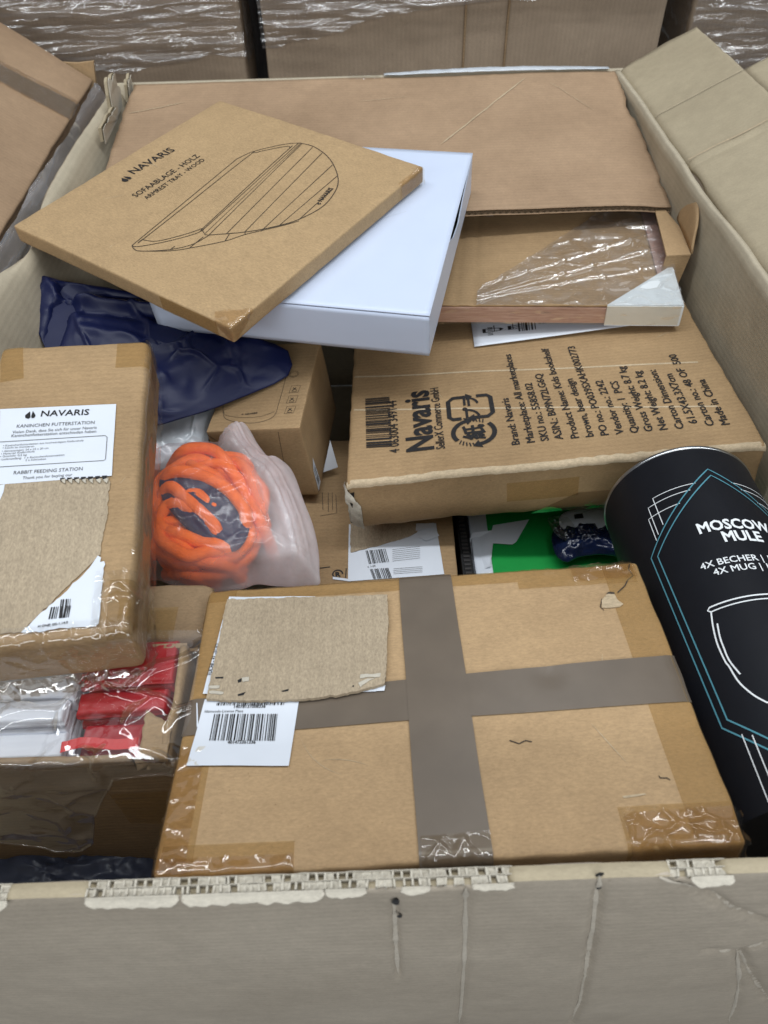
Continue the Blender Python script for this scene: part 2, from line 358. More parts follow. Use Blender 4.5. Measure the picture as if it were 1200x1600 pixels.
def ribbon(pts, w, closed=False):
    P = [Vector(p) for p in pts]; n = len(P); V = []; F = []
    for i, p in enumerate(P):
        a = P[(i-1) % n] if closed else P[max(i-1, 0)]; b = P[(i+1) % n] if closed else P[min(i+1, n-1)]
        d = (b-a)
        if d.length < 1e-9: d = Vector((1, 0))
        d.normalize(); q = Vector((-d.y, d.x))*(w/2)
        V += [tuple(p+q), tuple(p-q)]
    for i in range(n if closed else n-1):
        j = (i+1) % n; F.append((2*i, 2*i+1, 2*j+1, 2*j))
    return V, F
def quad2(a, b, c, d): return [tuple(a), tuple(b), tuple(c), tuple(d)], [(0, 1, 2, 3)]
def bars2(o, along, across, n=46, seed=3, fill=0.55):
    """bar code: n modules along 'along', each bar runs along 'across' (2D vectors from corner o)"""
    rnd = random.Random(seed); o = Vector(o); al = Vector(along); ac = Vector(across); V = []; F = []; x = 0.0; ws = []
    while len(ws) < n: ws.append(rnd.choice((1, 1, 1, 2, 2, 3)))
    tot = sum(ws); 
    for i, w in enumerate(ws):
        if i % 2 == 0:
            p = o + al*(x/tot); q = o + al*((x+w*(0.6+fill*0.6))/tot); k = len(V)
            V += [tuple(p), tuple(q), tuple(q+ac), tuple(p+ac)]; F.append((k, k+1, k+2, k+3))
        x += w
    return V, F
def logo2(o, s, ang=0.0):
    """small flame-drop mark, two leaves"""
    a = [(-0.5, 0.0), (-0.42, -0.35), (-0.1, -0.5), (0.05, -0.3), (0.0, 0.0), (-0.12, 0.5)]
    b = [(0.12, 0.18), (0.1, -0.1), (0.18, -0.42), (0.42, -0.38), (0.5, -0.1), (0.36, 0.2), (0.14, 0.55)]
    return xf2(([(x*s, y*s) for x, y in a+b], [tuple(range(6)), tuple(range(6, 13))]), ang, o[0], o[1])

class Box(Thing):
    """a closed carton: rounded, slightly bulged and dented; local frame = centre of its top face"""
    def __init__(self, name, label, cat, p, r=0.004, amp=0.0012, edge=0.0006, seed=0, group=None):
        x, y, z, yaw, tx, ty, w, d, h = p
        self.F = Matrix.Translation((x, y, z)) @ Matrix.Rotation(yaw, 4, 'Z') @ Matrix.Rotation(tx, 4, 'X') @ Matrix.Rotation(ty, 4, 'Y')
        self.w, self.d, self.h, self.r, self.amp, self.edge, self.seed = w, d, h, r, amp, edge, seed
        self.nrm = (self.F.to_3x3() @ Vector((0, 0, 1))).normalized()
        super().__init__(name, label, cat, self.F @ Matrix.Translation((0, 0, -h)), group)
        self.Fi = self.F.inverted(); self.dents = []
    def disp(self, p):
        s = self.seed*7.31
        v = noise.noise_vector(p*9.0 + Vector((s, s*0.7, -s)))*self.amp
        a = sorted((self.w/2-abs(p.x), self.d/2-abs(p.y), min(-p.z, p.z+self.h)))
        e = max(0.0, a[1])
        if e < 0.05: v = v + noise.noise_vector(p*55 + Vector((s, 0, s)))*(self.edge*math.exp(-e/0.012))
        for (cx, cy, rad, dep) in self.dents:
            q = ((p.x-cx)**2+(p.y-cy)**2)/(rad*rad)
            if q < 6 and p.z > -0.02: v = v + Vector((0, 0, -dep*math.exp(-q)))
        return v
    def roll(self, a, half):
        sg = -1 if a < 0 else 1; a = abs(a); fl = half-self.r; arc = self.r*math.pi/2
        if a <= fl: return sg*a, 0.0, Vector((0, 1))
        if a <= fl+arc:
            th = (a-fl)/self.r; return sg*(fl+self.r*math.sin(th)), -self.r*(1-math.cos(th)), Vector((sg*math.sin(th), math.cos(th)))
        return sg*half, -self.r-(a-fl-arc), Vector((sg, 0))
    def wp(self, s, t, off=0.0):
        """world point of top-chart coordinates (continuing down the sides), lifted by off"""
        x, zx, nx = self.roll(s, self.w/2); y, zy, ny = self.roll(t, self.d/2)
        n = Vector((nx.x, ny.x, min(nx.y, ny.y)))
        if n.length < 1e-6: n = Vector((nx.x, ny.x, 0.01))
        n.normalize(); p = Vector((x, y, zx+zy))
        return self.F @ (p + self.disp(p) + n*off)
    def st(self, px, py):
        q = self.Fi @ Ppl(px, py, self.F.translation, self.nrm); return (q.x, q.y)
    def body(self, mat, name='body', nx=26, ny=26, nh=10, label=None):
        r = self.r; w, d, h = self.w, self.d, self.h
        def ax(half, n): return [-half, -half+0.3*r, -half+r] + [(-half+r)+(2*half-2*r)*i/n for i in range(1, n)] + [half-r, half-0.3*r, half]
        X, Y, Z = ax(w/2, nx), ax(d/2, ny), ax(h/2, nh); idx = {}; V = []; F = []
        def vid(x, y, z):
            k = (round(x, 6), round(y, 6), round(z, 6))
            if k not in idx:
                p = Vector((x, y, z)); i = Vector((max(-w/2+r, min(w/2-r, x)), max(-d/2+r, min(d/2-r, y)), max(-h/2+r, min(h/2-r, z))))
                q = p-i
                if q.length > 1e-9: p = i + q.normalized()*r
                p.z -= h/2
                idx[k] = len(V); V.append(self.F @ (p+self.disp(p)))
            return idx[k]
        def face(A, B, fn, flip):
            for i in range(len(A)-1):
                for j in range(len(B)-1):
                    q = [fn(A[i], B[j]), fn(A[i+1], B[j]), fn(A[i+1], B[j+1]), fn(A[i], B[j+1])]
                    F.append(tuple(reversed(q)) if flip else tuple(q))
        face(X, Y, lambda a, b: vid(a, b, h/2), False); face(X, Y, lambda a, b: vid(a, b, -h/2), True)
        face(X, Z, lambda a, b: vid(a, -d/2, b), False); face(X, Z, lambda a, b: vid(a, d/2, b), True)
        face(Y, Z, lambda a, b: vid(w/2, a, b), False); face(Y, Z, lambda a, b: vid(-w/2, a, b), True)
        return self.add(name, V, F, mat, True, label=label)
    def scratches(self, n, seed, mat='scuff', lo=0.01, hi=0.05):
        rn = random.Random(seed)
        for i in range(n):
            x, y = rn.uniform(-0.42, 0.42)*self.w, rn.uniform(-0.42, 0.42)*self.d; a = rn.uniform(0, math.pi); L = rn.uniform(lo, hi); b = rn.uniform(-0.6, 0.6)
            P = [(x+L*t*math.cos(a+b*t), y+L*t*math.sin(a+b*t)) for t in [k/10 for k in range(11)]]
            w = rn.uniform(0.00025, 0.0006); V, F = ribbon(P, w)
            V = [(P[k//2][0]+(v[0]-P[k//2][0])*math.sin(math.pi*(0.06+0.88*(k//2)/10)), P[k//2][1]+(v[1]-P[k//2][1])*math.sin(math.pi*(0.06+0.88*(k//2)/10))) for k, v in enumerate(V)]
            self.flat('scratch', [(V, F)], 0.00035, mat)
    def decal(self, name, q, off, mat, n=(14, 14), parent=None, label=None, px=True, wob=0.0):
        """four corners (photo pixels or chart coordinates), bilinear grid lying on the carton"""
        a, b, c, d = [Vector(self.st(*p)) if px else Vector(p) for p in q]
        def fn(u, v):
            p = (a*(1-u)+b*u)*(1-v)+(d*(1-u)+c*u)*v
            o = off + (crs(p.x*110, p.y*160, self.seed)*wob if wob else 0)
            return self.wp(p.x, p.y, o)
        return self.add(name, *grid(n[0], n[1], fn), mat, True, parent, label)
    def flat(self, name, pieces, off, mat, parent=None, label=None):
        if name in ('printed_text', 'puncture') and len(pieces) > 1:
            return [self.flat(name, [q], off, mat, parent, label) for q in pieces]
        V, F = join(*[(v, f) for v, f in [(p[0], p[1]) for p in pieces]])
        return self.add(name, [self.wp(x, y, off) for x, y in V], F, mat, False, parent, label)
    def patch(self, name, poly, off, mat, t=0.0, px=True, jag=0.0, parent=None, label=None, sub=0.006):
        """irregular piece of paper or board lying on the carton; its outline is subdivided and roughened"""
        P = [Vector(self.st(*p)) if px else Vector(p) for p in poly]; Q = []
        for i, p in enumerate(P):
            q = P[(i+1) % len(P)]; n = max(1, int((q-p).length/sub))
            dr = (q-p); nn = Vector((-dr.y, dr.x)).normalized() if dr.length else Vector((0, 0))
            for k in range(n):
                e = p+dr*(k/n)
                if jag and 0 < k: e = e + nn*jag*(fbm(e.x*300, e.y*300, 3.3)+0.6*fbm(e.x*70, e.y*70, 1.3))
                Q.append(e)
        bm = bmesh.new(); vs = [bm.verts.new((q.x, q.y, 0)) for q in Q]; bm.faces.new(vs)
        bmesh.ops.triangulate(bm, faces=bm.faces[:])
        bm.verts.index_update()
        bmesh.ops.recalc_face_normals(bm, faces=bm.faces[:])
        F = []
        for f in bm.faces:
            i = [v.index for v in f.verts]
            F.append(tuple(i) if f.normal.z > 0 else tuple(reversed(i)))
        bm.free()
        V = [self.wp(q.x, q.y, off+t) for q in Q]
        if t:
            n = len(Q); V = V + [self.wp(q.x, q.y, off) for q in Q]
            ar = sum(Q[i].x*Q[(i+1) % n].y-Q[(i+1) % n].x*Q[i].y for i in range(n))
            F += [((i, n+i, n+(i+1) % n, (i+1) % n) if ar > 0 else ((i+1) % n, n+(i+1) % n, n+i, i)) for i in range(n)]
        return self.add(name, V, F, mat, False, parent, label)
# ================================================================== SETTING: floor
V, F = boxm((-6, -4, -0.80), (6, 8, -0.76)); o = mesh_obj('floor', V, F, 'concrete', False); o['kind'] = 'structure'

# ================================================================== the big open pallet carton
D = 1.20; HW = 0.402; ZB = -0.62
PC = Thing('pallet_carton', 'big open grey cardboard carton that holds all the parcels, its front rim torn', 'carton', loc=(0, 0.6, ZB))
spans = [(Pz(a, 1385, 0).x, Pz(b, 1372, 0).x, k) for a, b, k in ((-40, 22, 1.0), (135, 803, 1.0), (1052, 1142, 0.7))]
def torn(x):
    return max(max(0.0, min(1.0, min(x-a, b-x)/0.004)) for a, b, k in spans)
def cre(x, z, pts, wd, dep):
    best = 9
    for (a, b) in zip(pts[:-1], pts[1:]):
        ax, az = a; bx, bz = b; dx, dz = bx-ax, bz-az; L2 = dx*dx+dz*dz
        t = max(0, min(1, ((x-ax)*dx+(z-az)*dz)/L2)); d = math.hypot(x-ax-t*dx, z-az-t*dz); best = min(best, d)
    return -dep*math.exp(-(best/wd)**2)
def fp(px, py):
    p = Py(px, py, -0.008); return (p.x, p.z)
creases = [([fp(616, 1405), fp(618, 1460), fp(622, 1506)], 0.0022, 0.0020), ([fp(728, 1385), fp(724, 1480), fp(716, 1600)], 0.0030, 0.0014),
           ([fp(938, 1372), fp(925, 1440), fp(893, 1600)], 0.0030, 0.0022), ([fp(1030, 1372), fp(1100, 1392), fp(1145, 1415), fp(1210, 1436)], 0.003, 0.0030),
           ([fp(1100, 1470), fp(1150, 1472), fp(1210, 1456)], 0.003, 0.0026), ([fp(1150, 1472), fp(1175, 1520), fp(1210, 1570)], 0.003, 0.0022),
           ([fp(1140, 1600), fp(1150, 1540), fp(1150, 1472)], 0.0035, 0.0014)]
def wall_y(x, z):
    y = -0.0075 - 0.010*math.sin(math.pi*min(1, -z/0.5))*math.cos(x*3.2) + 0.0012*fbm(x*9, z*9, 2) + 0.00025*fbm(x*30, z*160, 5)
    for p, wd, dp in creases: y -= min(1, max(0, (-z-0.006)/0.02))* 1.7*cre(x, z, p, wd, dp) * (1.0 + 0.5*fbm(x*60, z*60, 1))
    if x > 0.10: y += 0.0007*fbm(x*70, z*120, 8)*max(0, 1-abs(z+0.05)/0.08)
    top = max(0, 1+z/0.012)
    return y + 0.0012*top*top
def front(u, v):
    x = -0.409+0.818*u; z = ZB + (-ZB)*(v**0.62); y = wall_y(x, z)
    if v > 0.999: z += -0.0046*torn(x) + 0.0009*fbm(x*45, 0, 4) - 0.0005
    return (x, y, z)
V, F = grid(420, 70, front); V, F = thick(V, F, 0.0072)
PC.add('front_wall', V, F, 'kraft_out', True)
for ci, (pts_, wd_, dp_) in enumerate(creases):
    line = catmull([(a_, 0, b_) for a_, b_ in pts_], 30); V = []
    for i_, q_ in enumerate(line):
        f_ = i_/(len(line)-1); w_ = (0.0013+0.0008*fbm(i_*0.13, ci))*min(1, 6*(1-f_))*min(1, 8*f_+0.3); a_ = line[max(0, i_-1)]; b_ = line[min(len(line)-1, i_+1)]; d_ = (b_-a_).normalized(); n_ = Vector((-d_.z, 0, d_.x))
        for s_ in (-1, -0.33, 0.33, 1):
            e_ = q_+n_*(w_*s_); V.append((e_.x, wall_y(e_.x, e_.z)-0.0005-0.0009*(1-s_*s_), e_.z))
    PC.add('crease', V, [(4*i_+k_, 4*i_+4+k_, 4*i_+5+k_, 4*i_+1+k_) for i_ in range(len(line)-1) for k_ in range(3)], 'worn_liner')
for px_, py_, r_ in ((620, 1409, 0.0028), (938, 1372, 0.0022), (624, 1424, 0.0016), (936, 1388, 0.0013)):
    x_, z_ = fp(px_, py_); V = [(x_, wall_y(x_, z_)-0.0016, z_)]+[(x_+r_*math.cos(k_)*(1+0.3*nz(k_*2, px_)), wall_y(x_, z_)-0.0014, z_+1.8*r_*math.sin(k_)*(1+0.3*nz(k_*2, 5))) for k_ in [i_*math.pi/6 for i_ in range(12)]]
    PC.add('puncture', V, [(0, 1+i_, 1+(i_+1) % 12) for i_ in range(12)], 'black_card')
# inner face and pale crushed rim of the front wall
def rim(u, v):
    x = -0.409+0.818*u; th = math.pi*v; t = torn(x)
    y = -0.0072 + 0.0074*(v); z = 0.0011*math.sin(th) + 0.0008*fbm(x*40, 0, 4) + 0.0003*fbm(x*140, v*3, 2) - 0.0052*t - 0.0004
    return (x, y, z)
PC.add('front_rim', *grid(500, 6, rim), 'kraft_flap', True)
pale = []
for a, b, k in spans:
    zig = []
    for (y0, y1, st) in ((0.0001, -0.0034, 0.0047), (-0.0038, -0.0072, 0.0041)):
        x = a+0.001; i = 0
        while x < b-0.002:
            le = -0.0008+0.0016*nz(i*0.51, y0*900, a*9); sk = 0.0011*nz(i*0.77, y1*500); hw = 0.0005+0.0004*abs(nz(i*0.9, 3))
            V = [(x-hw, y0, -0.006), (x+hw, y0, -0.006), (x+hw+sk, y1, -0.006), (x-hw+sk, y1, -0.006), (x-hw, y0, le), (x+hw, y0, le), (x+hw+sk, y1, le-0.0005), (x-hw+sk, y1, le-0.0005)]
            zig.append((V, [(3, 2, 1, 0), (4, 5, 6, 7), (0, 1, 5, 4), (1, 2, 6, 5), (2, 3, 7, 6), (3, 0, 4, 7)]))
            if nz(i*1.3, y0*700, 2) > -0.04:      # a flattened bit of flute closing the cell
                zig.append(([(x, y0, -0.0012+0.001*nz(i*2.1)), (x+st*0.9, y0, -0.0018+0.0012*nz(i*1.7, 4)), (x+st, y1, -0.0010), (x, y1, -0.0030+0.001*nz(i*3.1))], [(3, 2, 1, 0)]))
            x += st*(1+0.60*nz(i*0.83, y0*400+a)); i += 1
    n = max(2, int((b-a)/0.003)); V = []
    for i in range(n+1):
        x = a+(b-a)*i/n; V += [(x, -0.0036, -0.006), (x, -0.0036+0.0005*nz(i*0.4), -0.0004+0.0012*nz(i*0.23, 7))]
    zig.append(thick(V, [(2*i, 2*i+2, 2*i+3, 2*i+1) for i in range(n)], 0.0003))
    # inner liner stub of the torn stretch
    def stub(u, v):
        x = a+(b-a)*u; return (x, 0.0001, -0.006+0.0058*v + (0.0012*fbm(x*80, 3) if v > 0.5 else 0))
    zig.append(thick(*grid(max(8, int((b-a)/0.002)), 1, stub), 0.0003))
    PC.add('fluting', *join(*zig), 'kraft_pale', False)
def curlpiece(a, b, k):
    def curl(u, v):
        x = a+(b-a)*u; e = min(1.0, min(u, 1-u)*(b-a)/0.007); e = math.sqrt(max(0, e*(2-e)))
        L = (0.0054*k + 0.0014*fbm(x*22, 1, 1) + 0.0009*fbm(x*190, 4, 2))*(0.30+0.70*e)
        L = max(0.0024, L); an = 0.45+0.70*v + 0.30*fbm(x*26, 2, 2)
        return (x + 0.0006*fbm(x*90, v*4, 0), -0.0078 - L*v*math.sin(an) - 0.0002, -0.0002 - L*v*math.cos(an)*0.9 + 0.0006*fbm(x*70, 0, 1))
    PC.add('torn_liner', *thick(*grid(max(8, int((b-a)/0.0012)), 6, curl), -0.0004), 'kraft_pale', True)
for a, b, k in ((-40, 20, 1), (136, 282, 1), (285, 506, 1.0), (508, 572, .75), (626, 672, .7), (738, 803, .55), (1085, 1150, .8)):
    curlpiece(Pz(a, 1385, 0).x, Pz(b, 1375, 0).x, k)
def lwall(u, v):
    y = 0.0+D*u; z = ZB-ZB*v
    x = -HW + 0.060*(1-math.exp(z/0.20)) + 0.0025*fbm(y*5, z*5, 1) - 0.006*max(0, 1+z/0.03)**2
    if v > 0.999: z += -0.024*math.exp(-((y-0.71)/0.07)**2) + 0.0012*fbm(y*30, 1) - 0.02*max(0, (y-1.10)/0.1)*abs(fbm(y*60, 2))
    return (x, y, z)
PC.add('left_wall', *thick(*grid(120, 40, lwall), 0.0070), 'kraft_grey')
def rwall(u, v):
    y = D*(1-u); z = ZB-ZB*v
    x = HW + 0.011*(1-math.exp(z/0.15)) + 0.0028*fbm(y*5, z*6, 3) + 0.0015*fbm(y*14, z*3, 5)*max(0, 1+z/0.2)
    x -= 0.004*math.exp(-((y-0.80)/0.05)**2)*max(0, 1+z/0.06)
    if v > 0.999: z += -0.004*math.exp(-((y-0.72)/0.06)**2)
    return (x, y, z)
PC.add('right_wall', *thick(*grid(120, 40, rwall), 0.0070), 'kraft_grey')
PC.add('back_wall', *thick(*grid(40, 12, lambda u, v: (-HW-0.02+(2*HW+0.05)*u, D+0.004, ZB-ZB*v)), 0.007), 'kraft_grey')
PC.add('bottom', *boxm((-0.43, 0.0, ZB-0.008), (0.44, D, ZB)), 'kraft_grey', False)
# torn upright shards at the far end of the left wall
def shard(px, h, w, sd, lean):
    """jagged plate of board standing on the torn rim"""
    b = Pz(px[0], px[1], -0.004); rn = random.Random(sd); n = 9; top = []
    for i in range(n+1):
        u = i/n; top.append((u*w-w/2, h*(0.35+0.65*math.sin(math.pi*min(1, u*0.8+0.15)))*(0.75+0.5*rn.random())))
    poly = [(-w/2, -0.012)]+[(w/2, -0.012)]+list(reversed(top))
    P = [b+Vector((lean*z_+0.0015*rn.uniform(-1, 1), y_, z_)) for y_, z_ in poly]
    V, F = prism(P, (0.0045, 0, 0.001)); PC.add('torn_shard', V, F, 'kraft_flap', False)
    P = [q+Vector((0.0052, 0.002, -0.004*rn.random())) for q in P]
    V, F = prism(P, (0.0012, 0, 0.0002)); PC.add('torn_shard', V, F, 'kraft_pale', False)
shard((176, 164), 0.042, 0.060, 1, 0.12); shard((166, 190), 0.012, 0.090, 3, 0.25); shard((198, 140), 0.020, 0.03, 4, 0.15)

# back flap folded into the carton: liners with the fluting showing at its near edge
def flz(y, x=0): return -0.1405*(D-y) - 0.004*math.exp(-((x-0.40)/0.03)**2)*(1 if y < 0.9 else 0.3)
X0, X1, YN = -0.377, 0.402, 0.836
def fl_top(off):
    def fn(u, v):
        y = YN+(D-YN)*v
        xa = X0 + 0.0022*fbm(y*40, 1) + 0.004*fbm(y*9, 7); xb = X1 + 0.0025*fbm(y*50, 2) - 0.006*math.exp(-((y-1.08)/0.03)**2)
        x = xa+(xb-xa)*u; yy = y + (0.0012*fbm(x*30, 3) if v < 0.01 else 0)
        g = 0
        for (p, q) in (((0.02, 0.93), (0.20, 1.19)),):
            dx, dy = q[0]-p[0], q[1]-p[1]; dd = abs((x-p[0])*dy-(y-p[1])*dx)/math.hypot(dx, dy); g += 0.0008*math.exp(-(dd/0.003)**2)
        return (x, yy, flz(y, x)+off+0.0018*fbm(x*5, y*5, 1)+0.0015*fbm(x*2.5, y*14, 6)*max(0, 1-(y-YN)/0.08)+g)
    return fn
PC.add('back_flap', *thick(*grid(130, 60, fl_top(0)), 0.0009), 'kraft_pink')
V, F = thick(*grid(130, 30, fl_top(-0.0072)), 0.0009)
bf = PC.o.children[-1]
PC.add('under_liner', V, F, 'kraft_pink', parent=bf)
zz = []
for z0, z1, st in ((-0.0010, -0.0038, 0.0030), (-0.0041, -0.0070, 0.0042)):
    V = []; n = int((X1-X0-0.006)/st)
    for i in range(n+1):
        x = X0+0.004+i*st; zc = (z0 if i % 2 else z1); ba = 0.0018*fbm(x*5, YN*5, 1)+0.0015*fbm(x*2.5, YN*14, 6)
        V += [(x, YN+0.0012+0.0008*nz(i*0.7), flz(YN, x)+zc+ba), (x, YN+0.03, flz(YN+0.03, x)+zc+ba)]
    zz.append(thick(V, [(2*i, 2*i+2, 2*i+3, 2*i+1) for i in range(n)], 0.0003))
V = []
for i in range(131):
    x = X0+(X1-X0)*i/130; ba = 0.0018*fbm(x*5, YN*5, 1)+0.0015*fbm(x*2.5, YN*14, 6)
    V += [(x, YN+0.001, flz(YN, x)-0.0039+ba), (x, YN+0.03, flz(YN+0.03, x)-0.0039+ba)]
zz.append(thick(V, [(2*i, 2*i+2, 2*i+3, 2*i+1) for i in range(130)], 0.0003))
V, F = join(*zz); PC.add('flap_fluting', V, F, 'flute', False, parent=bf)
def flap_mark(a, b, w):
    A_ = Ppl(a[0], a[1], Vector((0, D, 0)), Vector((0, -0.139, 0.99))); B_ = Ppl(b[0], b[1], Vector((0, D, 0)), Vector((0, -0.139, 0.99))); V = []
    d_ = (B_-A_).normalized(); n_ = Vector((-d_.y, d_.x, 0))
    for i in range(41):
        t = i/40; c = A_+(B_-A_)*t+n_*0.0012*fbm(t*6, a[0]); ww = w*(0.5+0.9*abs(fbm(t*9, b[0])))*min(1, 8*t+.1, 8*(1-t)+.1)
        for s in (-1, 1):
            q = c+n_*ww*s; V.append((q.x, q.y, fl_top(0.0009)((q.x-X0)/(X1-X0), (q.y-YN)/(D-YN))[2]))
    PC.add('scuff_mark', V, [(2*i, 2*i+1, 2*i+3, 2*i+2) for i in range(40)], 'scuff', True, bf)
flap_mark((687, 227), (822, 122), 0.0016); flap_mark((200, 178), (288, 160), 0.0011); flap_mark((858, 130), (930, 175), 0.0005); flap_mark((560, 160), (640, 150), 0.0005)
# white strip of film along the back rim, and a bit of clear tape
xa, xb = Pz(600, 121, 0).x, 0.392
V, F = thick(*grid(60, 3, lambda u, v: (xa+(xb-xa)*u, D-0.002+0.010*v, 0.0035+0.003*math.sin(u*math.pi)*(0.5+v)+0.0010*fbm(u*20, v*3))), 0.0006)
PC.add('white_strip', V, F, 'silver', True)
p = Pz(566, 122, 0.0)
V, F = grid(14, 8, lambda u, v: (p.x-0.022+0.05*u, p.y-0.012+0.022*v, flz(p.y-0.012+0.022*v)+0.004+0.0022*fbm(u*5, v*4, 2)))
PC.add('clear_tape', V, F, 'film_clear', True)

# right flap, folded open and outwards
TH = math.radians(28); E = Vector((math.cos(TH), 0, math.sin(TH))); EN = Vector((-math.sin(TH), 0, math.cos(TH))); HO = Vector((HW+0.004, 0, 0.0005))
def fe(px, py):
    q = Ppl(px, py, HO, EN)-HO; return (q.dot(E), q.y)
e_far = fe(1090, 40)[0]; y_n = fe(1169, 103)[1]; y_s = fe(1067, 259)[1]
def flapgrid(e0, e1, y0, y1, nu, nv):
    def fn(u, v):
        e = e0+(e1-e0)*u; y = y0+(y1-y0)*v
        h = 0.0012*fbm(e*8, y*8, 4) + 0.00020*fbm(e*50, y*50, 9) + 0.0035*math.exp(-((y-y_s)/0.0035)**2)*min(1, e/0.02+0.3) - 0.0022*math.exp(-((y-y_s+0.009)/0.004)**2)
        h += 0.0022*math.exp(-((y-(y_s-0.10-0.5*e))/0.004)**2)*0.35*max(0, 1-e/0.2)
        h -= 0.006*max(0, 1-e/0.010)**2
        if y > y_s: h -= 0.010*(y-y_s)
        ee = e + (0.0008*fbm(y*30, 2) if e > 0.12 and v > 0 else 0); yy = y
        if v > 0.999 and y1 > 1.15: yy += 0.010*math.sin(min(1, e/0.14)*math.pi*0.9) + 0.003*fbm(e*30, 1)
        if e < 0.0005 and y_s-0.075 < y < y_s: ee += 0.0035*math.sin((y_s-y)/0.075*math.pi)
        return HO + E*ee + Vector((0, yy, 0)) + EN*h
    return grid(nu, nv, fn)
PC.add('right_flap', *thick(*join(flapgrid(0, e_far, 0.1, y_n, 30, 150), flapgrid(0, e_far, y_n, D, 30, 60), flapgrid(e_far, 0.34, 0.1, y_n, 24, 150)), 0.0065), 'kraft_flap')

V = []
for i in range(61):
    t = i/60; e_ = 0.004+(e_far+0.12)*t
    for s in (-1, 1):
        ww = 0.0016*(0.6+0.7*abs(fbm(t*8, 3))); V.append(HO+E*e_+Vector((0, y_s+0.0005+s*ww+0.0015*fbm(t*5, 1), 0))+EN*(0.0048+0.0012*fbm(e_*8, y_s*8, 4)))
PC.add('score_line', V, [(2*i, 2*i+2, 2*i+3, 2*i+1) for i in range(60)], 'scuff')
# ================================================================== neighbours
nbp = [-0.6731, 0.9934, 0.1153, 0.0001, 0.0338, 0.6224, 0.5, 0.6, 0.3]
_F = Matrix.Translation(nbp[:3]) @ Matrix.Rotation(nbp[3], 4, 'Z') @ Matrix.Rotation(nbp[4], 4, 'X') @ Matrix.Rotation(nbp[5], 4, 'Y')
c = _F @ Vector((0, 0.3-0.55, 0))
NB = Box('taped_carton', 'tall neighbouring carton at the left edge with a sloping taped lid and wrapped side', 'carton',
         [c.x, c.y, c.z, 0.0001, 0.0338, 0.6224, 0.5, 1.1, 0.012], r=0.004, amp=0.002, edge=0.0012, seed=11)
NB.body('kraft_pink', 'lid', 30, 50, 2)
a = NB.wp(0.246, 0.545, -0.02); b = NB.wp(0.246, -0.545, -0.02); cc = NB.wp(-0.24, -0.545, -0.02); dd = NB.wp(-0.24, 0.545, -0.02)
lo = [Vector((q.x, q.y, -0.76)) for q in (a, b, cc, dd)]
NB.add('body', [a, b, cc, dd]+lo, [(0, 4, 5, 1), (1, 5, 6, 2), (2, 6, 7, 3), (3, 7, 4, 0), (3, 0, 1, 2)], 'kraft_pink', False)
NB.decal('tape', [(-60, 68), (128, 166), (109, 186), (-60, 92)], 0.0006, 'tape_brown', (30, 8))
NB.decal('clear_tape', [(-60, 62), (129, 163), (107, 188), (-60, 98)], 0.0014, 'tape_clear', (40, 14), wob=0.0014)
q = NB.wp(0.245, 0.545, 0); q2 = Py(121, 99, q.y+0.01); q3 = Py(146, 96, q.y+0.01)
V, F = prism([q+Vector((0, 0.01, -0.03)), Vector((q2.x-0.03, q.y+0.01, q.z-0.02)), Vector((q2.x-0.03, q.y+0.01, q2.z+0.002)), q2, q3], (0, 0.006, 0)); NB.add('corner_flap', V, F, 'kraft_tan', False)
def nfilm(u, v):
    e = NB.wp(0.249, -0.53+1.085*u, 0.0)
    h = 0.006*fbm(u*4, v*10, 2) + 0.0040*crs(u*9, v*30, 5) + 0.0016*crs(u*60, v*20, 7)
    return Vector((e.x + 0.002 + 0.040*math.sqrt(v) + h, e.y, e.z - 0.003 - 0.34*v + 0.004*fbm(u*6, 1)))
NB.add('stretch_film', *grid(260, 60, nfilm), 'film_side')

def ridg(x): return 1-2*abs((x % 1.0)-0.5)
def wrapsheet(x0, x1, z0, z1, y, amp, sd, low=None):
    def fn(u, v):
        x = x0+(x1-x0)*u; zz0 = z0 if low is None else low(x); z = zz0+(z1-zz0)*v; h = 0
        for k, (sl, fr, a) in enumerate(((0.05, 11, 0.8), (-0.10, 19, 0.7), (0.16, 29, 0.55), (-0.04, 47, 0.42), (0.24, 37, 0.4), (-0.20, 61, 0.28), (0.02, 83, 0.2))):
            s = (z + 0.55*sl*x)*fr + 0.22*fbm(x*1.6+k, z*2, sd+k) + 0.05*fbm(x*7, z*5, k); h += a*(ridg(s)**3)*(0.4+0.9*max(0, fbm(x*3, k*3.1, sd)+0.4))
        return (x, y - 2.1*amp*h + 0.0015*fbm(x*20, z*20, sd), z)
    return grid(200, 190, fn)
def bgbox(label, x0, x1, y0, y1, top, mat, sd, **kw):
    b = Box('wrapped_carton', label, 'carton', [(x0+x1)/2, (y0+y1)/2, top, 0, 0, 0, x1-x0, y1-y0, top+0.76], r=0.006, amp=0.004, edge=0.001, seed=sd, group='stretch wrapped cartons on the pallets behind', **kw)
    return b
b1 = bgbox('kraft carton in stretch wrap behind the left rim, left of the dark gap', -1.25, -0.218, 1.40, 1.95, 0.34, 'kraft_wall', 21)
b1.body('kraft_wall', 'body', 30, 16, 30)
b1.add('stretch_film', *wrapsheet(-1.24, -0.214, 0.0, 0.335, 1.388, 0.006, 1.0, lambda x: -0.022+0.03*fbm(x*3, 1)+0.06*max(0, -x-0.5)), 'film_wrap')
def sidef(u, v):
    y = 1.39+0.5*u; z = -0.03+0.365*v
    return (-0.2125+0.004*fbm(y*12, z*20, 2), y, z)
b1.add('stretch_film', *grid(50, 50, sidef), 'film_wrap')
b2 = bgbox('widest kraft carton behind the back flap with crumpled film along its top', -0.182, 0.535, 1.40, 1.95, 0.34, 'kraft_wall', 22)
b2.body('kraft_wall', 'body', 40, 16, 40)
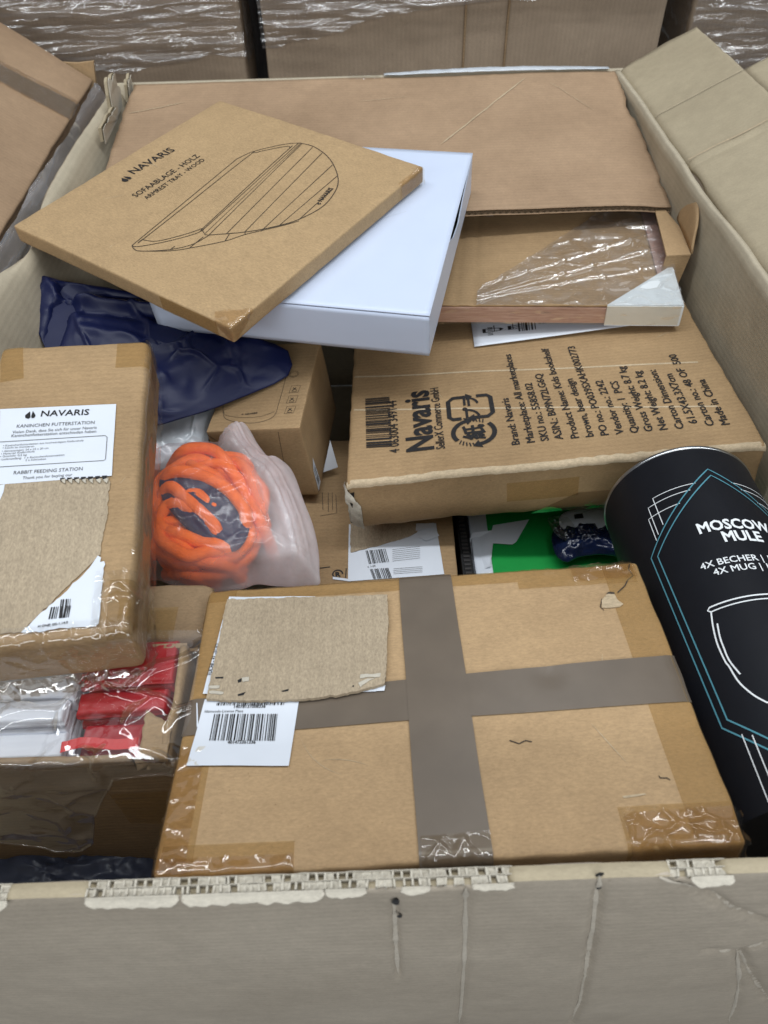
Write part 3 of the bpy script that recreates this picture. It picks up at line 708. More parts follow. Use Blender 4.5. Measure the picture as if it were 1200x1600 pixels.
def low2(x):
    for (xa_, za_), (xb_, zb_) in zip(L2[:-1], L2[1:]):
        if xa_ <= x <= xb_: return za_+(zb_-za_)*(x-xa_)/(xb_-xa_)
    return L2[-1][1]
L2 = [(-0.30, -0.01)]+[(Py(a, b, 1.39).x, Py(a, b, 1.39).z) for a, b in ((426, 70), (470, 66), (520, 52), (560, 32), (620, 20), (690, 8), (790, 0), (1050, -12))]
b2.add('stretch_film', *wrapsheet(-0.184, 0.53, 0.0, 0.335, 1.389, 0.005, 4.0, lambda x: low2(x)+0.006*fbm(x*14, 3)), 'film_wrap')
for px in (727, 793):
    p = Py(px, 40, 1.398); b2.add('crease', *thick(*grid(2, 60, lambda u, v: (p.x-0.0015+0.003*u, 1.3955+0.001*u+0.0008*fbm(v*9, px)-0.0006, -0.16+0.45*v)), 0.003), 'kraft_dark')
b3 = bgbox('wrapped carton behind the open right flap in the top right corner', 0.60, 1.5, 1.45, 2.0, 0.34, 'kraft_wall', 23)
b3.body('kraft_wall', 'body', 30, 12, 24)
b3.add('stretch_film', *wrapsheet(0.595, 1.2, -0.20, 0.335, 1.436, 0.008, 7.0), 'film_wrap')
b3.add('stretch_film', *grid(40, 60, lambda u, v: (0.592+0.004*fbm(u*5, v*30, 4), 1.44+0.5*u, -0.2+0.53*v)), 'film_wrap')
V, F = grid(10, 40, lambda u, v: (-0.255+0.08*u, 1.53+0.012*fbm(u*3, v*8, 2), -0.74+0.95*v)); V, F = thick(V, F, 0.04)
single('gap_shade', V, F, 'gap_rib_dark', 'shade-coloured bundle in the gap between the two kraft cartons behind', 'infill')  # dark panel added to give the gap its shade by colour

# ================================================================== bookshelf carton (printed)
BS = Box('shelf_carton', 'wide printed shelf carton with shipping text, lying under the framed panel', 'carton',
         [0.1822, 0.6697, -0.1354, -0.0267, -0.0514, -0.1096, 0.4265, 0.5, 0.068], r=0.005, amp=0.0016, edge=0.0016, seed=3)
BS.body('kraft_shelf', nx=60, ny=60, nh=16)
def bz(X, Y): return BS.st(500+X/3, 540+Y/3)          # zoomed reading coordinates of the photograph
def bz5(X, Y): return BS.st(700+X*0.41667, 300+Y*0.41667)
o0 = Vector(bz(217, 482)); al = Vector(bz(212, 250))-o0; ac = Vector(bz(338, 474))-o0
BS.flat('printed_barcode', [bars2(o0, al, ac, 59, 5, 0.5)], 0.0009, 'ink')
BS.flat('printed_text', [text_span('4 063004 349144', bz(372, 502), bz(356, 258), 1.15, 0.006),
        text_span('Navaris', bz(532, 488), bz(503, 210), 1.15, 0.03), text_span('SellerX Commerce GmbH', bz(588, 485), bz(552, 200), 1.35, 0.010)], 0.0009, 'ink')
lines = [('Brand: Navaris', 270, 948), ('Marketplace: All marketplaces', 326, 940), ('SKU no.: 55858.02', 379, 934), ('ASIN.: B09N72LG6Q', 432, 930),
         ('Product Name: Kids bookshelf', 492, 925), ('brown, bear design', 547, 920), ('PO no.: PO039SXAHK002773', 604, 914), ('Vendor no.: 2242', 662, 910),
         ('Quantity: 1  PCS', 718, 904), ('Gross Weight: 8.7 kg', 772, 898), ('Net Weight: 8.2 kg', 826, 892), ('Carton Dimension:', 888, 888),
         ('61.5X43.3X7cm', 936, 868), ('Carton no.: 48 OF  500', 1000, 876), ('Made in China', 1056, 872)]
pitch = (Vector(bz5(432, 930))-Vector(bz5(379, 934))).length; size_ = pitch*0.60/0.72
def z7(X, Y): return Vector(BS.st(780+X*0.35, 480+Y*0.35))
xs_ = (z7(200, 298)-z7(270, 597)).length/text2d('ASIN.: B09N72LG6Q', size_, 0.014)[2]
L = []
for body, X, Y in lines:
    s0 = Vector(bz5(X, Y)); V, F, w = text2d(body, size_, 0.014, xs_)
    L.append(xf2((V, F), math.radians(91.5), s0.x, s0.y))
BS.flat('printed_text', L, 0.0009, 'ink')
# recycling marks: rounded square of arrows with plastic sign, circle of arrows with paper sign
def arcpts(c, r, a0, a1, n=12, ky=1.0): return [(c[0]+r*math.cos(math.radians(a0+(a1-a0)*i/n)), c[1]+ky*r*math.sin(math.radians(a0+(a1-a0)*i/n))) for i in range(n+1)]
ux = (Vector(bz(790, 330))-Vector(bz(620, 300))); cP = (Vector(bz(704, 292))); cK = Vector(bz(722, 408)); W1 = 0.024
def arrow(p, d, s): 
    d = Vector(d).normalized(); q = Vector((-d.y, d.x)); p = Vector(p); return [tuple(p+d*s), tuple(p+q*s*0.75), tuple(p-q*s*0.75)], [(0, 1, 2)]
hx, hy = 0.0245, 0.0195; x0, y0 = cP
lw = 0.0052
mk = [ribbon([(x0-hx*0.15, y0+hy), (x0-hx+0.006, y0+hy), (x0-hx, y0+hy-0.006), (x0-hx, y0-hy+0.004), (x0-hx+0.004, y0-hy), (x0-hx*0.45, y0-hy)], lw),
      ribbon([(x0+hx*0.15, y0-hy), (x0+hx-0.006, y0-hy), (x0+hx, y0-hy+0.006), (x0+hx, y0+hy-0.004), (x0+hx-0.004, y0+hy), (x0+hx*0.35, y0+hy)], lw),
      arrow((x0-hx*0.15, y0+hy), (1, 0), 0.008), arrow((x0+hx*0.15, y0-hy), (-1, 0), 0.008)]
V, F, w = text2d('プラ', 0.021, 0.03, 1.0, True); mk.append(xf2((V, F), math.pi/2, x0+0.009, y0-w/2))
r2 = 0.0225; c2 = tuple(cK)
mk += [ribbon(arcpts(c2, r2, 110, 215, 14, 0.95), lw), arrow(arcpts(c2, r2, 110, 90, 1, 0.95)[0], (1, 0.35), 0.009), ribbon(arcpts(c2, r2, -75, 40, 14, 0.95), lw), arrow(arcpts(c2, r2, -75, -90, 1, 0.95)[0], (-1, -0.35), 0.009)]
for k in range(5):
    for a0 in (55, 222):
        a1 = math.radians(a0+k*10); mk.append(ribbon([(c2[0]+r2*0.86*math.cos(a1), c2[1]+r2*0.82*math.sin(a1)), (c2[0]+r2*1.14*math.cos(a1+0.12), c2[1]+r2*1.08*math.sin(a1+0.12))], 0.0014))
V, F, w = text2d('紙', 0.026, 0.03, 1.0, True); mk.append(xf2((V, F), math.pi/2, c2[0]+0.010, c2[1]-w/2))
BS.flat('printed_mark', mk, 0.0009, 'ink')
BS.scratches(5, 31)
# score lines across the top, near-face tape, crushed corner
for ya, yb in ((153, 60), (305, 232)):
    pts = [BS.st(545, 540+ya/3), BS.st(1000+(90 if ya < 200 else 120), 540+(yb-10)/3 + (10 if ya < 200 else 22))]
    BS.decal('score_line', [pts[0], pts[1], (pts[1][0], pts[1][1]+0.0026), (pts[0][0], pts[0][1]+0.0026)], 0.00025, 'scuff', (60, 2), px=False)
hb = -BS.d/2
edge_ = [(-BS.w/2+BS.w*i/70, hb+0.0045+0.0030*abs(fbm(i*0.31, 2, 1))) for i in range(71)]+[(BS.w/2-BS.w*i/70, hb-0.0035-0.0024*abs(fbm(i*0.4, 7, 1))) for i in range(71)]
for i_ in range(0, 70, 10):
    q_ = [edge_[i_+k] for k in range(11)]+[edge_[141-i_-10+k] for k in range(11)]
    BS.add('worn_edge', [BS.wp(a_[0], a_[1]*(1-t_)+b_[1]*t_, 0.0005) for a_, b_ in zip(edge_[i_:i_+11], reversed(edge_[131-i_:142-i_])) for t_ in (0, .25, .5, .75, 1)], [(5*k+m+1, 5*k+m, 5*k+5+m, 5*k+6+m) for k in range(10) for m in range(4)], 'scuff')
BS.decal('tape', [(-0.045, hb-0.018), (0.030, hb-0.018), (0.030, hb-0.045), (-0.045, hb-0.045)], 0.0006, 'tape_amber', (20, 10), px=False)
BS.decal('clear_tape', [(0.03, hb-0.040), (0.16, hb-0.040), (0.16, hb-0.066), (-0.02, hb-0.066)], 0.0010, 'tape_clear', (40, 12), px=False, wob=0.0002)
BS.decal('torn_corner', [(-BS.w/2-0.004, hb+0.012), (-BS.w/2+0.012, hb-0.030), (-BS.w/2+0.010, hb-0.066), (-BS.w/2-0.030, hb-0.014)], 0.0015, 'kraft_pale', (12, 12), px=False, wob=0.003)
BS.patch('dark_tear', [(-BS.w/2+0.001, hb-0.009), (-BS.w/2+0.008, hb-0.008), (-BS.w/2+0.003, hb-0.030)], 0.0022, 'black_card', px=False, jag=0.001)

# printed sheet tucked under the framed panel
q = [BS.st(735, 500), BS.st(741, 545), BS.st(1008, 513), BS.st(1004, 470)]
SH = Thing('printed_sheet', 'white printed paper sheet sticking out under the framed panel', 'paper', loc=BS.wp(q[1][0], q[1][1], 0.002))
def shf(off):
    def fn(u, v):
        a_ = Vector(q[1])*(1-u)+Vector(q[2])*u; b_ = Vector(q[0])*(1-u)+Vector(q[3])*u; p_ = a_*(1-v)+b_*v
        return BS.wp(p_.x, p_.y, 0.003+off+0.004*u*(1-v))
    return fn
SH.add('sheet', *thick(*grid(20, 10, shf(0)), 0.0004), 'white_label')
f0 = shf(0.0004)
def shp(P): return [f0(x, y) for x, y in P]
pcs = [bars2((0.27, 0.30), (0.10, 0), (0, 0.35), 13, 9), ribbon([(0.13, 0.42), (0.24, 0.42), (0.24, 0.62), (0.13, 0.62)], 0.006, True), xf2((text2d('DE', 0.2)[0], text2d('DE', 0.2)[1]), 0, 0.06, 0.4)]
pcs += [quad2((0.09+0.0*k, 0.30+0.05*k), (0.12, 0.30+0.05*k), (0.12, 0.32+0.05*k), (0.09, 0.32+0.05*k)) for k in range(6)] + [bars2((0.39, 0.48), (0.13, 0), (0, 0.25), 25, 4)]
V, F = join(*[(v, f) for v, f in pcs]); SH.add('printed_mark', shp(V), F, 'ink', False)

# ================================================================== framed panel with foam corner and film
FP = Box('framed_panel', 'framed panel with pink wood edge under clear film, its back covered with brown board', 'picture frame',
         [0.2, 0.8114, -0.0893, -0.1387, 0.0052, -0.0461, 0.37, 0.3, 0.0226], r=0.0008, amp=0.0, edge=0.0, seed=5)
w2, d2, th = FP.w/2, FP.d/2, FP.h
def lb(bx, a, b): return boxm(a, b, bx.F)
bw = 0.017
FP.add('frame_bar', *lb(FP, (-w2, -d2, -th), (w2-bw, -d2+bw, -0.0022)), 'wood', False)
FP.add('frame_bar', *lb(FP, (w2-bw, -d2, -th), (w2, d2, 0.0)), 'wood', False)
FP.add('frame_bar', *lb(FP, (-w2, d2-bw, -th), (w2-bw, d2, -0.0022)), 'wood', False)
FP.add('frame_bar', *lb(FP, (-w2, -d2+bw, -th), (-w2+bw, d2-bw, -0.0022)), 'wood', False)
def bb(u, v):
    x = -w2+0.001+(2*w2-bw-0.002)*u; y = -d2+0.0015+(2*d2-0.004)*v
    g = -0.0012*(math.exp(-((x+0.080)/0.004)**2)+math.exp(-((x+0.058)/0.004)**2))
    return FP.F @ Vector((x, y, 0.0004+0.0012*fbm(x*8, y*8, 3)*0.6+g + (0.0007*fbm(x*40, 1) if v < 0.02 else 0)))
FP.add('backing_board', *thick(*grid(110, 50, bb), 0.0018), 'kraft_box')
# foam corner cap: three faces as one solid with a seam
def L3(x, y, z): return FP.F @ Vector((x, y, z))
ca = Vector(FP.st(948, 478)); cb = Vector(FP.st(1044, 419)); g = 0.0022
tri = [(ca.x, -d2-g), (w2+g, -d2-g), (w2+g, cb.y)]
V, F = prism([L3(x, y, g+0.0005) for x, y in tri], FP.nrm*0.0016)
cap = FP.add('corner_protector', V, F, 'white_foam', False)
FP.add('protector_side', *join(lb(FP, (ca.x, -d2-g-0.0012, -th-0.0012), (w2+g, -d2-0.0002, g+0.0004)), lb(FP, (w2+0.0002, -d2-g, -th-0.0010), (w2+g+0.001, cb.y, g+0.0003))), 'white_foam', False, parent=cap)
def ff(u, v):
    x = -0.055+(w2+0.058)*u; y = -d2-0.004+(2*d2-0.03)*v*(0.12+0.88*min(1, u*1.25))
    z = 0.0044 + 0.0010*fbm(x*14, y*14, 1) + 0.0062*crs(x*40+y*20, y*56-x*24, 6)*(0.35+0.65*u)*(0.5+0.5*v)
    for k, (px_, sl) in enumerate(((0.03, 0.50), (0.055, 0.58), (0.02, 0.33))):
        z += 0.0032*math.exp(-((y+d2-px_-(x+0.02)*sl)/0.0022)**2)
    return FP.F @ Vector((x, y, z))
FP.add('plastic_film', *grid(170, 130, ff), 'film_frame')
FP.add('plastic_film', *grid(90, 8, lambda u, v: FP.F @ Vector((-w2+0.02+(2*w2-0.02)*u, -d2-0.0045-0.0012*fbm(u*25, v*3), 0.004-0.026*v))), 'tape_clear')
wq = [FP.st(*p) for p in ((728, 333), (771, 333), (771, 341), (728, 341))]
FP.add('paper_label', [FP.F @ Vector((x, y, 0.0035)) for x, y in wq], [(3, 2, 1, 0)], 'white_label', False)

# ================================================================== small die-cut box by the right wall
DC = Thing('die_cut_box', 'small opened brown die cut box with a rounded ear by the right wall', 'box', loc=Pz(1050, 400, -0.10))
zc = -0.062; A_ = [Pz(*p, zc) for p in ((1041, 402), (1079, 400), (1062, 358), (1034, 324), (1022, 326))]
V, F = prism(A_, (0, 0, 0.0022)); DC.add('lid_panel', V, F, 'kraft_tan', False)
V, F = prism([A_[0]+Vector((0, 0.0005, -0.0005)), A_[1]+Vector((0, 0.0005, -0.0005)), A_[1]+Vector((-0.004, 0.002, -0.040)), A_[0]+Vector((0, 0.002, -0.040))], (0, 0.002, 0)); DC.add('side_panel', V, F, 'kraft_tan', False)
a, b = A_[1]+Vector((-0.001, 0, 0)), Pz(1057, 350, zc); V = []
for k in range(15):
    t = k/14; base = a+(b-a)*t; hgt = 0.050*(max(0.0, math.sin(math.pi*min(1, t*0.90+0.10)))**0.5)*(1-0.25*t)
    for j in range(6):
        s = j/5; V.append(base+Vector((0.004*s*s+0.001, 0.016*s, 0.003+hgt*s)))
F = [(i*6+j, i*6+j+1, (i+1)*6+j+1, (i+1)*6+j) for i in range(14) for j in range(5)]
DC.add('rounded_ear', *thick(V, F, 0.0022), 'kraft_tan')

# ================================================================== white shallow box and armrest tray box on top of it
WB = Box('white_box', 'plain white lidded box under the flat brown tray box', 'box', [-0.0598, 0.7444, -0.0082, -0.2373, 0.1013, -0.0124, 0.3191, 0.3314, 0.0541], r=0.0012, amp=0.0006, edge=0.0003, seed=8)
w2, d2, hh = WB.w/2, WB.d/2, WB.h; t = 0.0015
def wl(a, b): return boxm(a, b, WB.F)
def lid(u, v):
    x = -w2-0.0006+(2*w2+0.0012)*u; y = -d2-0.0012+(2*d2+0.0012)*v
    return WB.F @ Vector((x, y, 0.0006*fbm(x*6, y*6, 2)*(1 if 0.02 < v < 0.98 else 0.3)))
WB.add('lid', *thick(*grid(40, 40, lid), 0.0012), 'white_box')
def nearw(u, v):
    x = -w2+2*w2*u; z = -hh+(hh-0.0022)*v
    return WB.F @ Vector((x, -d2-0.0005*fbm(x*7, z*20, 3)-0.0006*math.sin(v*3.1), z))
for k_ in range(3):
    x_ = -0.05+0.06*k_; WB.add('scratch', [WB.F @ Vector((x_+0.03*t_+s_*0.00025, -0.10+0.05*k_+0.02*t_*(k_-1), 0.0009)) for t_ in (0, .5, 1) for s_ in (-1, 1)], [(0, 1, 3, 2), (2, 3, 5, 4)], 'silver', False)
WB.add('near_wall', *thick(*grid(40, 10, nearw), -t), 'white_box')
WB.add('far_wall', *wl((-w2, d2-t, -hh), (w2, d2, -0.0022)), 'white_box', False)
WB.add('left_wall', *wl((-w2, -d2+t, -hh), (-w2+t, d2-t, -0.0022)), 'white_box', False)
WB.add('base', *wl((-w2+t, -d2+t, -hh), (w2-t, d2-t, -hh+t)), 'white_box', False)
yc = -d2+(2*d2)*0.50
V, F = prism([WB.F @ Vector((w2-t, y, z)) for y, z in ((-d2+t, -hh), (-d2+t, -0.0024), (yc-0.03, -0.0024), (yc+0.005, -0.020), (yc+0.045, -0.027), (yc+0.08, -0.018), (d2-t, -0.006), (d2-t, -hh))], (WB.F.to_3x3() @ Vector((t, 0, 0))))
WB.add('right_wall', V, F, 'white_box', False)
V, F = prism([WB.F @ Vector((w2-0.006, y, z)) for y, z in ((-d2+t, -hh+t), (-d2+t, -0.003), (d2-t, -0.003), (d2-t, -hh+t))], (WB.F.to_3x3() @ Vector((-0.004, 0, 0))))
WB.add('interior_shade', V, F, 'black_card', False)  # black sheet behind the side opening paints the shaded inside

AR = Box('tray_box', 'flat brown box with a line drawing of an armrest tray, topmost of the pile', 'box', [-0.1734, 0.7504, 0.0175, -0.6304, 0.0911, 0.0542, 0.3325, 0.3551, 0.0200], r=0.0022, amp=0.0010, edge=0.0005, seed=9)
AR.body('kraft_tray', nx=40, ny=40, nh=6)
def az(X, Y): return AR.st(X/2, Y/2)
AR.flat('printed_logo', [logo2(az(394, 560), 0.0125, math.atan2((Vector(az(545, 472))-Vector(az(418, 546))).y, (Vector(az(545, 472))-Vector(az(418, 546))).x)), text_span('NAVARIS', az(420, 545), az(549, 470), 1.05, 0.012)], 0.0005, 'ink')
AR.flat('printed_text', [text_span('SOFAABLAGE - HOLZ', az(426, 617), az(627, 488), 1.12, 0.004), text_span('ARMREST TRAY - WOOD', az(460, 623), az(643, 500), 1.12, 0.004)], 0.0005, 'ink')
C = lambda pts, n=7: [tuple(p)[:2] for p in catmull([(*az(*p), 0) for p in pts], n)]
S = lambda pts: [az(*p) for p in pts]
lw = 0.0009
dr = [ribbon(S([(412, 768), (742, 497)])+C([(742, 497), (790, 475), (860, 457), (905, 449), (938, 447)]), lw),
      ribbon(C([(455, 752), (446, 748), (460, 738), (768, 496), (800, 478), (870, 462), (902, 457), (906, 462), (895, 474), (650, 700), (630, 716), (560, 738), (490, 754), (455, 752)], 5), lw),
      ribbon(C([(412, 768), (432, 771), (520, 755), (600, 735), (632, 722)]), lw), ribbon(C([(412, 768), (418, 778), (440, 785), (530, 780), (600, 765), (652, 738)]), lw),
      ribbon(S([(632, 722), (934, 447)]), lw), ribbon(S([(652, 737), (944, 449)]), lw), ribbon(S([(640, 732), (940, 448)]), lw*0.7),
      ribbon(C([(938, 447), (980, 458), (1020, 485), (1045, 520), (1057, 565), (1044, 605), (1005, 650), (930, 690), (850, 713), (760, 729), (652, 737)]), lw*1.2),
      ribbon(C([(440, 785), (530, 784), (600, 775), (700, 757), (770, 735), (875, 710), (935, 693)]), lw), ribbon(S([(632, 722), (640, 735), (652, 737)]), lw)]
for a, b in (((706, 735), (978, 460)), ((766, 727), (1008, 478)), ((822, 720), (1040, 515)), ((872, 709), (1054, 550)), ((934, 690), (1042, 590))): dr.append(ribbon(S([a, b]), lw))
for a, b in (((530, 781), (545, 770)), ((592, 775), (635, 742)), ((703, 756), (716, 735)), ((766, 728), (766, 737)), ((822, 720), (816, 726)), ((872, 709), (874, 711))): dr.append(ribbon(S([a, b]), lw))
AR.flat('printed_drawing', dr, 0.0005, 'ink_brown')
AR.flat('printed_logo', [text_span('NAVARIS', az(1006, 632), az(1042, 590), 1.1, 0.02), logo2(az(998, 638), 0.0045, 0.6)], 0.0005, 'ink')
AR.scratches(5, 32, lo=0.006, hi=0.03)
e1 = (AR.w/2, -AR.d/2)
AR.decal('clear_tape', [(e1[0]-0.030, e1[1]+0.010), (e1[0]-0.004, e1[1]-0.018), (e1[0]+0.016, e1[1]+0.004), (e1[0]-0.0, e1[1]+0.034)], 0.0012, 'tape_clear', (24, 24), px=False, wob=0.002)
AR.decal('clear_tape', [(e1[0]-0.004, -e1[1]-0.050), (e1[0]+0.016, -e1[1]-0.050), (e1[0]+0.018, -e1[1]+0.004), (e1[0]-0.004, -e1[1]-0.002)], 0.0010, 'tape_clear', (16, 20), px=False, wob=0.0016)
AR.decal('tape', [(e1[0]-0.10, e1[1]-0.0005), (e1[0]-0.02, e1[1]-0.0005), (e1[0]-0.02, e1[1]-0.018), (e1[0]-0.10, e1[1]-0.018)], 0.0005, 'tape_amber', (12, 6), px=False)
# ================================================================== front carton with crossed brown tape
FB = Box('taped_parcel', 'large kraft parcel in front with crossed grey brown tape and a shipping barcode', 'parcel',
         [0.0313, 0.1362, -0.0702, 0.0007, -0.1023, -0.0482, 0.3547, 0.2317, 0.13], r=0.0035, amp=0.0013, edge=0.0010, seed=1)
FB.dents = [(0.085, 0.012, 0.010, 0.0010), (0.13, 0.085, 0.008, 0.0018), (0.10, -0.06, 0.02, 0.0010), (-0.10, -0.05, 0.03, 0.0008)]
FB.body('kraft_tan', nx=70, ny=50, nh=16)
w2, d2 = FB.w/2, FB.d/2
def fz(X, Y): return FB.st(220+X*0.41667, 900+Y*0.41667)
# amber tape over the long edges
def strip(bx, name, s0, s1, t0, t1, off, mat, n, wob=0.0): return bx.decal(name, [(s0, t0), (s1, t0), (s1, t1), (s0, t1)], off, mat, n, px=False, wob=wob)
strip(FB, 'edge_tape', w2-0.030, w2+0.030, -d2+0.002, d2-0.002, 0.00045, 'tape_amber', (24, 60))
strip(FB, 'edge_tape', -w2-0.030, -w2+0.024, -d2+0.002, d2-0.002, 0.00045, 'tape_amber', (24, 60))
strip(FB, 'edge_tape', -w2+0.002, w2-0.10, d2-0.014, d2+0.03, 0.0007, 'tape_amber', (70, 20))
strip(FB, 'edge_tape', w2-0.100, w2-0.006, d2-0.022, d2+0.03, 0.0008, 'tape_amber', (40, 20), 0.0008)
strip(FB, 'edge_tape', -w2+0.004, -w2+0.085, -d2-0.03, -d2+0.018, 0.0007, 'tape_amber', (40, 20), 0.0005)
strip(FB, 'edge_tape', w2-0.070, w2-0.002, -d2-0.03, -d2+0.026, 0.0007, 'tape_amber', (40, 20), 0.0008)
strip(FB, 'clear_tape', w2-0.068, w2+0.004, -d2-0.03, -d2+0.022, 0.0014, 'tape_clear', (70, 60), 0.0042)
strip(FB, 'clear_tape', -w2+0.002, -w2+0.085, -d2-0.03, -d2+0.010, 0.0012, 'tape_clear', (60, 30), 0.0016)
strip(FB, 'clear_tape', -w2-0.03, -w2+0.020, -d2+0.002, -d2+0.085, 0.0012, 'tape_clear', (30, 50), 0.0016)
strip(FB, 'clear_tape', w2-0.055, w2-0.004, d2-0.018, d2+0.02, 0.0014, 'tape_clear', (40, 24), 0.0024)
# brown tape: one strip across, one along
a = [FB.st(*p) for p in ((295, 1146), (290, 1092), (1046, 1024), (1086, 1098))]
mL = (a[0][1]+a[3][1])/2; mT = (a[1][1]+a[2][1])/2
FB.decal('brown_tape', [(-w2-0.05, a[0][1]-0.003), (w2+0.05, a[3][1]+0.001), (w2+0.05, a[2][1]+0.0015), (-w2-0.05, a[1][1]-0.004)], 0.0011, 'tape_brown', (90, 10), px=False)
b = [FB.st(*p) for p in ((656, 1345), (773, 1345), (704, 900), (622, 905))]
xl0, xr0, xr1, xl1 = b[0][0], b[1][0], b[2][0], b[3][0]
FB.decal('brown_tape', [(xl0, -d2-0.06), (xr0, -d2-0.06), (xr1, d2+0.04), (xl1, d2+0.04)], 0.0016, 'tape_brown', (10, 90), px=False)
strip(FB, 'clear_tape', xl0+0.001, xr0-0.001, -d2-0.01, -d2+0.015, 0.0024, 'tape_clear', (44, 20), 0.0022)
# labels: hidden upper label, torn board stuck on it, bar code label below
FB.decal('upper_label', [fz(232, 450), fz(880, 440), fz(655, 82), fz(335, 84)], 0.0022, 'white_label', (20, 20), px=False)
FB.flat('printed_text', [text_span('1UCHI - 31 -31 IQ', fz(266, 380), fz(298, 262), 1.3, 0.01)], 0.0027, 'ink')
FB.patch('label_corner', [fz(848, 440), fz(912, 438), fz(916, 418), fz(880, 400)], 0.0024, 'white_label', px=False, sub=0.02)
FB.patch('torn_board', [fz(331, 104), fz(926, 86), fz(930, 200), fz(914, 420), fz(850, 438), (fz(740, 462)), fz(600, 476), fz(400, 484), fz(250, 480), fz(262, 420), fz(296, 270)], 0.0030, 'kraft_raw', t=0.0028, px=False, jag=0.0008, sub=0.002)
for P in (((284, 398), (316, 396), (314, 403), (286, 404)), ((368, 408), (384, 400), (382, 414), (370, 418)), ((368, 462), (398, 452), (390, 464), (370, 468)), ((530, 446), (558, 438), (556, 446), (536, 450)), ((794, 428), (800, 427), (799, 433), (794, 433))):
    FB.patch('tear', [fz(*p) for p in P], 0.0061, 'black_card', px=False, sub=0.002, jag=0.0005)
for P in (((262, 432), (302, 430), (300, 440), (262, 442)), ((824, 388), (900, 384), (898, 398), (822, 402)), ((816, 420), (850, 404), (880, 402), (850, 416), (824, 436)), ((262, 452), (316, 455), (314, 462), (262, 460)), ((384, 400), (412, 396), (410, 412), (388, 416))):
    FB.patch('lifted_paper', [fz(*p) for p in P], 0.0060, 'kraft_pale', t=0.0006, px=False, sub=0.002, jag=0.0006)
FB.decal('barcode_label', [fz(173, 720), fz(553, 713), fz(592, 470), fz(240, 470)], 0.0019, 'white_label', (16, 16), px=False)
def bq(a, b, c, n, sd, f=0.5):
    a, b, c = Vector(a), Vector(b), Vector(c); return bars2(a, b-a, c-a, n, sd, f)
FB.flat('barcode', [bq(fz(258, 626), fz(502, 622), fz(276, 526), 61, 17), bq(fz(284, 494), fz(536, 488), fz(287, 484), 71, 18)], 0.0024, 'ink')
FB.flat('printed_text', [text_span('401473361336', fz(326, 637), fz(430, 634), 1.1, 0.02), text_span('1407813700?336'.replace('?', '8'), fz(350, 503), fz(468, 499), 1.15, 0.02), text_span('Identcode-License Plate', fz(240, 521), fz(384, 518), 1.05, 0.0)], 0.0024, 'ink')
FB.flat('label_edge', [quad2(fz(208, 484), fz(212, 484), fz(215, 572), fz(209, 574))], 0.0018, 'white_label')
# punctures and scuffs
def fz4(X, Y): return FB.st(900+X*0.25, 1000+Y*0.25)
def fz3(X, Y): return FB.st(880+X*0.26667, 660+Y*0.26667)
FB.flat('puncture', [ribbon([fz4(518, 858), fz4(525, 872), fz4(545, 873), fz4(565, 872), fz4(588, 886)], 0.0007), ribbon([fz3(258, 1012), fz3(275, 1005), fz3(300, 1008)], 0.0022),
        ribbon([FB.st(797, 1158), FB.st(812, 1163), FB.st(822, 1158), FB.st(832, 1160)], 0.0008), ribbon([fz3(228, 1040), fz3(218, 1090), fz3(240, 1110)], 0.0006)], 0.0007, 'ink_brown')
FB.patch('lifted_paper', [fz3(258, 1014), fz3(300, 1016), fz3(318, 1050), fz3(352, 1074), fz3(330, 1090), fz3(260, 1098), fz3(228, 1096), fz3(226, 1050)], 0.0006, 'scuff', t=0.0007, px=False, jag=0.001)
FB.patch('scuff', [fz4(288, 985), fz4(430, 968), fz4(440, 976), fz4(300, 998)], 0.0005, 'scuff', px=False, jag=0.0008)
FB.flat('crack', [ribbon([fz3(388, 840), fz3(382, 870), fz3(408, 906), fz3(376, 930), fz3(360, 965), fz3(318, 1005)], 0.0009)], 0.0012, 'ink_brown')
FB.scratches(7, 33)
# crushed edge with fluting peeping out along the right side
pts = [FB.wp(w2+0.0002, d2-0.005-(2*d2-0.03)*i/90.0, 0.0) for i in range(91)]
V = []
for i, p in enumerate(pts):
    k = 0.0004*(1 if i % 2 else -1)+0.0012*nz(i*0.4); V += [p+FB.F.to_3x3() @ Vector((-0.0003+k*0.5, 0, -0.0022)), p+FB.F.to_3x3() @ Vector((0.0004+k*0.5, 0, -0.006))]
FB.add('crushed_edge', *thick(V, [(2*i, 2*i+1, 2*i+3, 2*i+2) for i in range(90)], 0.0006), 'kraft_raw', False)

# ================================================================== rabbit feeder box in shrink film
RB = Box('feeder_box', 'shrink wrapped kraft box with a rabbit feeding station label, at the left edge', 'box',
         [-0.2571, 0.3071, 0.0, 0.1161, 0.1073, 0.0679, 0.1301, 0.3054, 0.0567], r=0.007, amp=0.0012, edge=0.0010, seed=2)
RB.body('kraft_box', nx=36, ny=60, nh=14)
w2, d2 = RB.w/2, RB.d/2
def rz(X, Y): return RB.st(X*0.33746, 520+Y*0.3375)
RB.decal('tape', [rz(0, 230), rz(112, 212), rz(110, 62), rz(10, 60)], 0.0006, 'tape_amber', (14, 14), px=False)
t0 = rz(545, 165)[1]; s0 = rz(545, 165)[0]
strip(RB, 'tape', s0-0.002, w2+0.03, t0, d2+0.03, 0.0006, 'tape_amber', (30, 24))
t1 = rz(500, 1150)[1]; s1 = rz(500, 1250)[0]
strip(RB, 'tape', s1, w2+0.012, -d2-0.004, t1, 0.0006, 'tape_amber', (24, 24))
RB.decal('white_label', [rz(-10, 706), rz(518, 668), rz(538, 336), rz(2, 356)], 0.0012, 'white_label', (20, 20), px=False)
a, b = rz(190, 392), rz(412, 386)
an = math.atan2(b[1]-a[1], b[0]-a[0])
RB.flat('printed_logo', [logo2(rz(143, 386), 0.0085, an), text_span('NAVARIS', a, b, 0.95, 0.012)], 0.0017, 'ink')
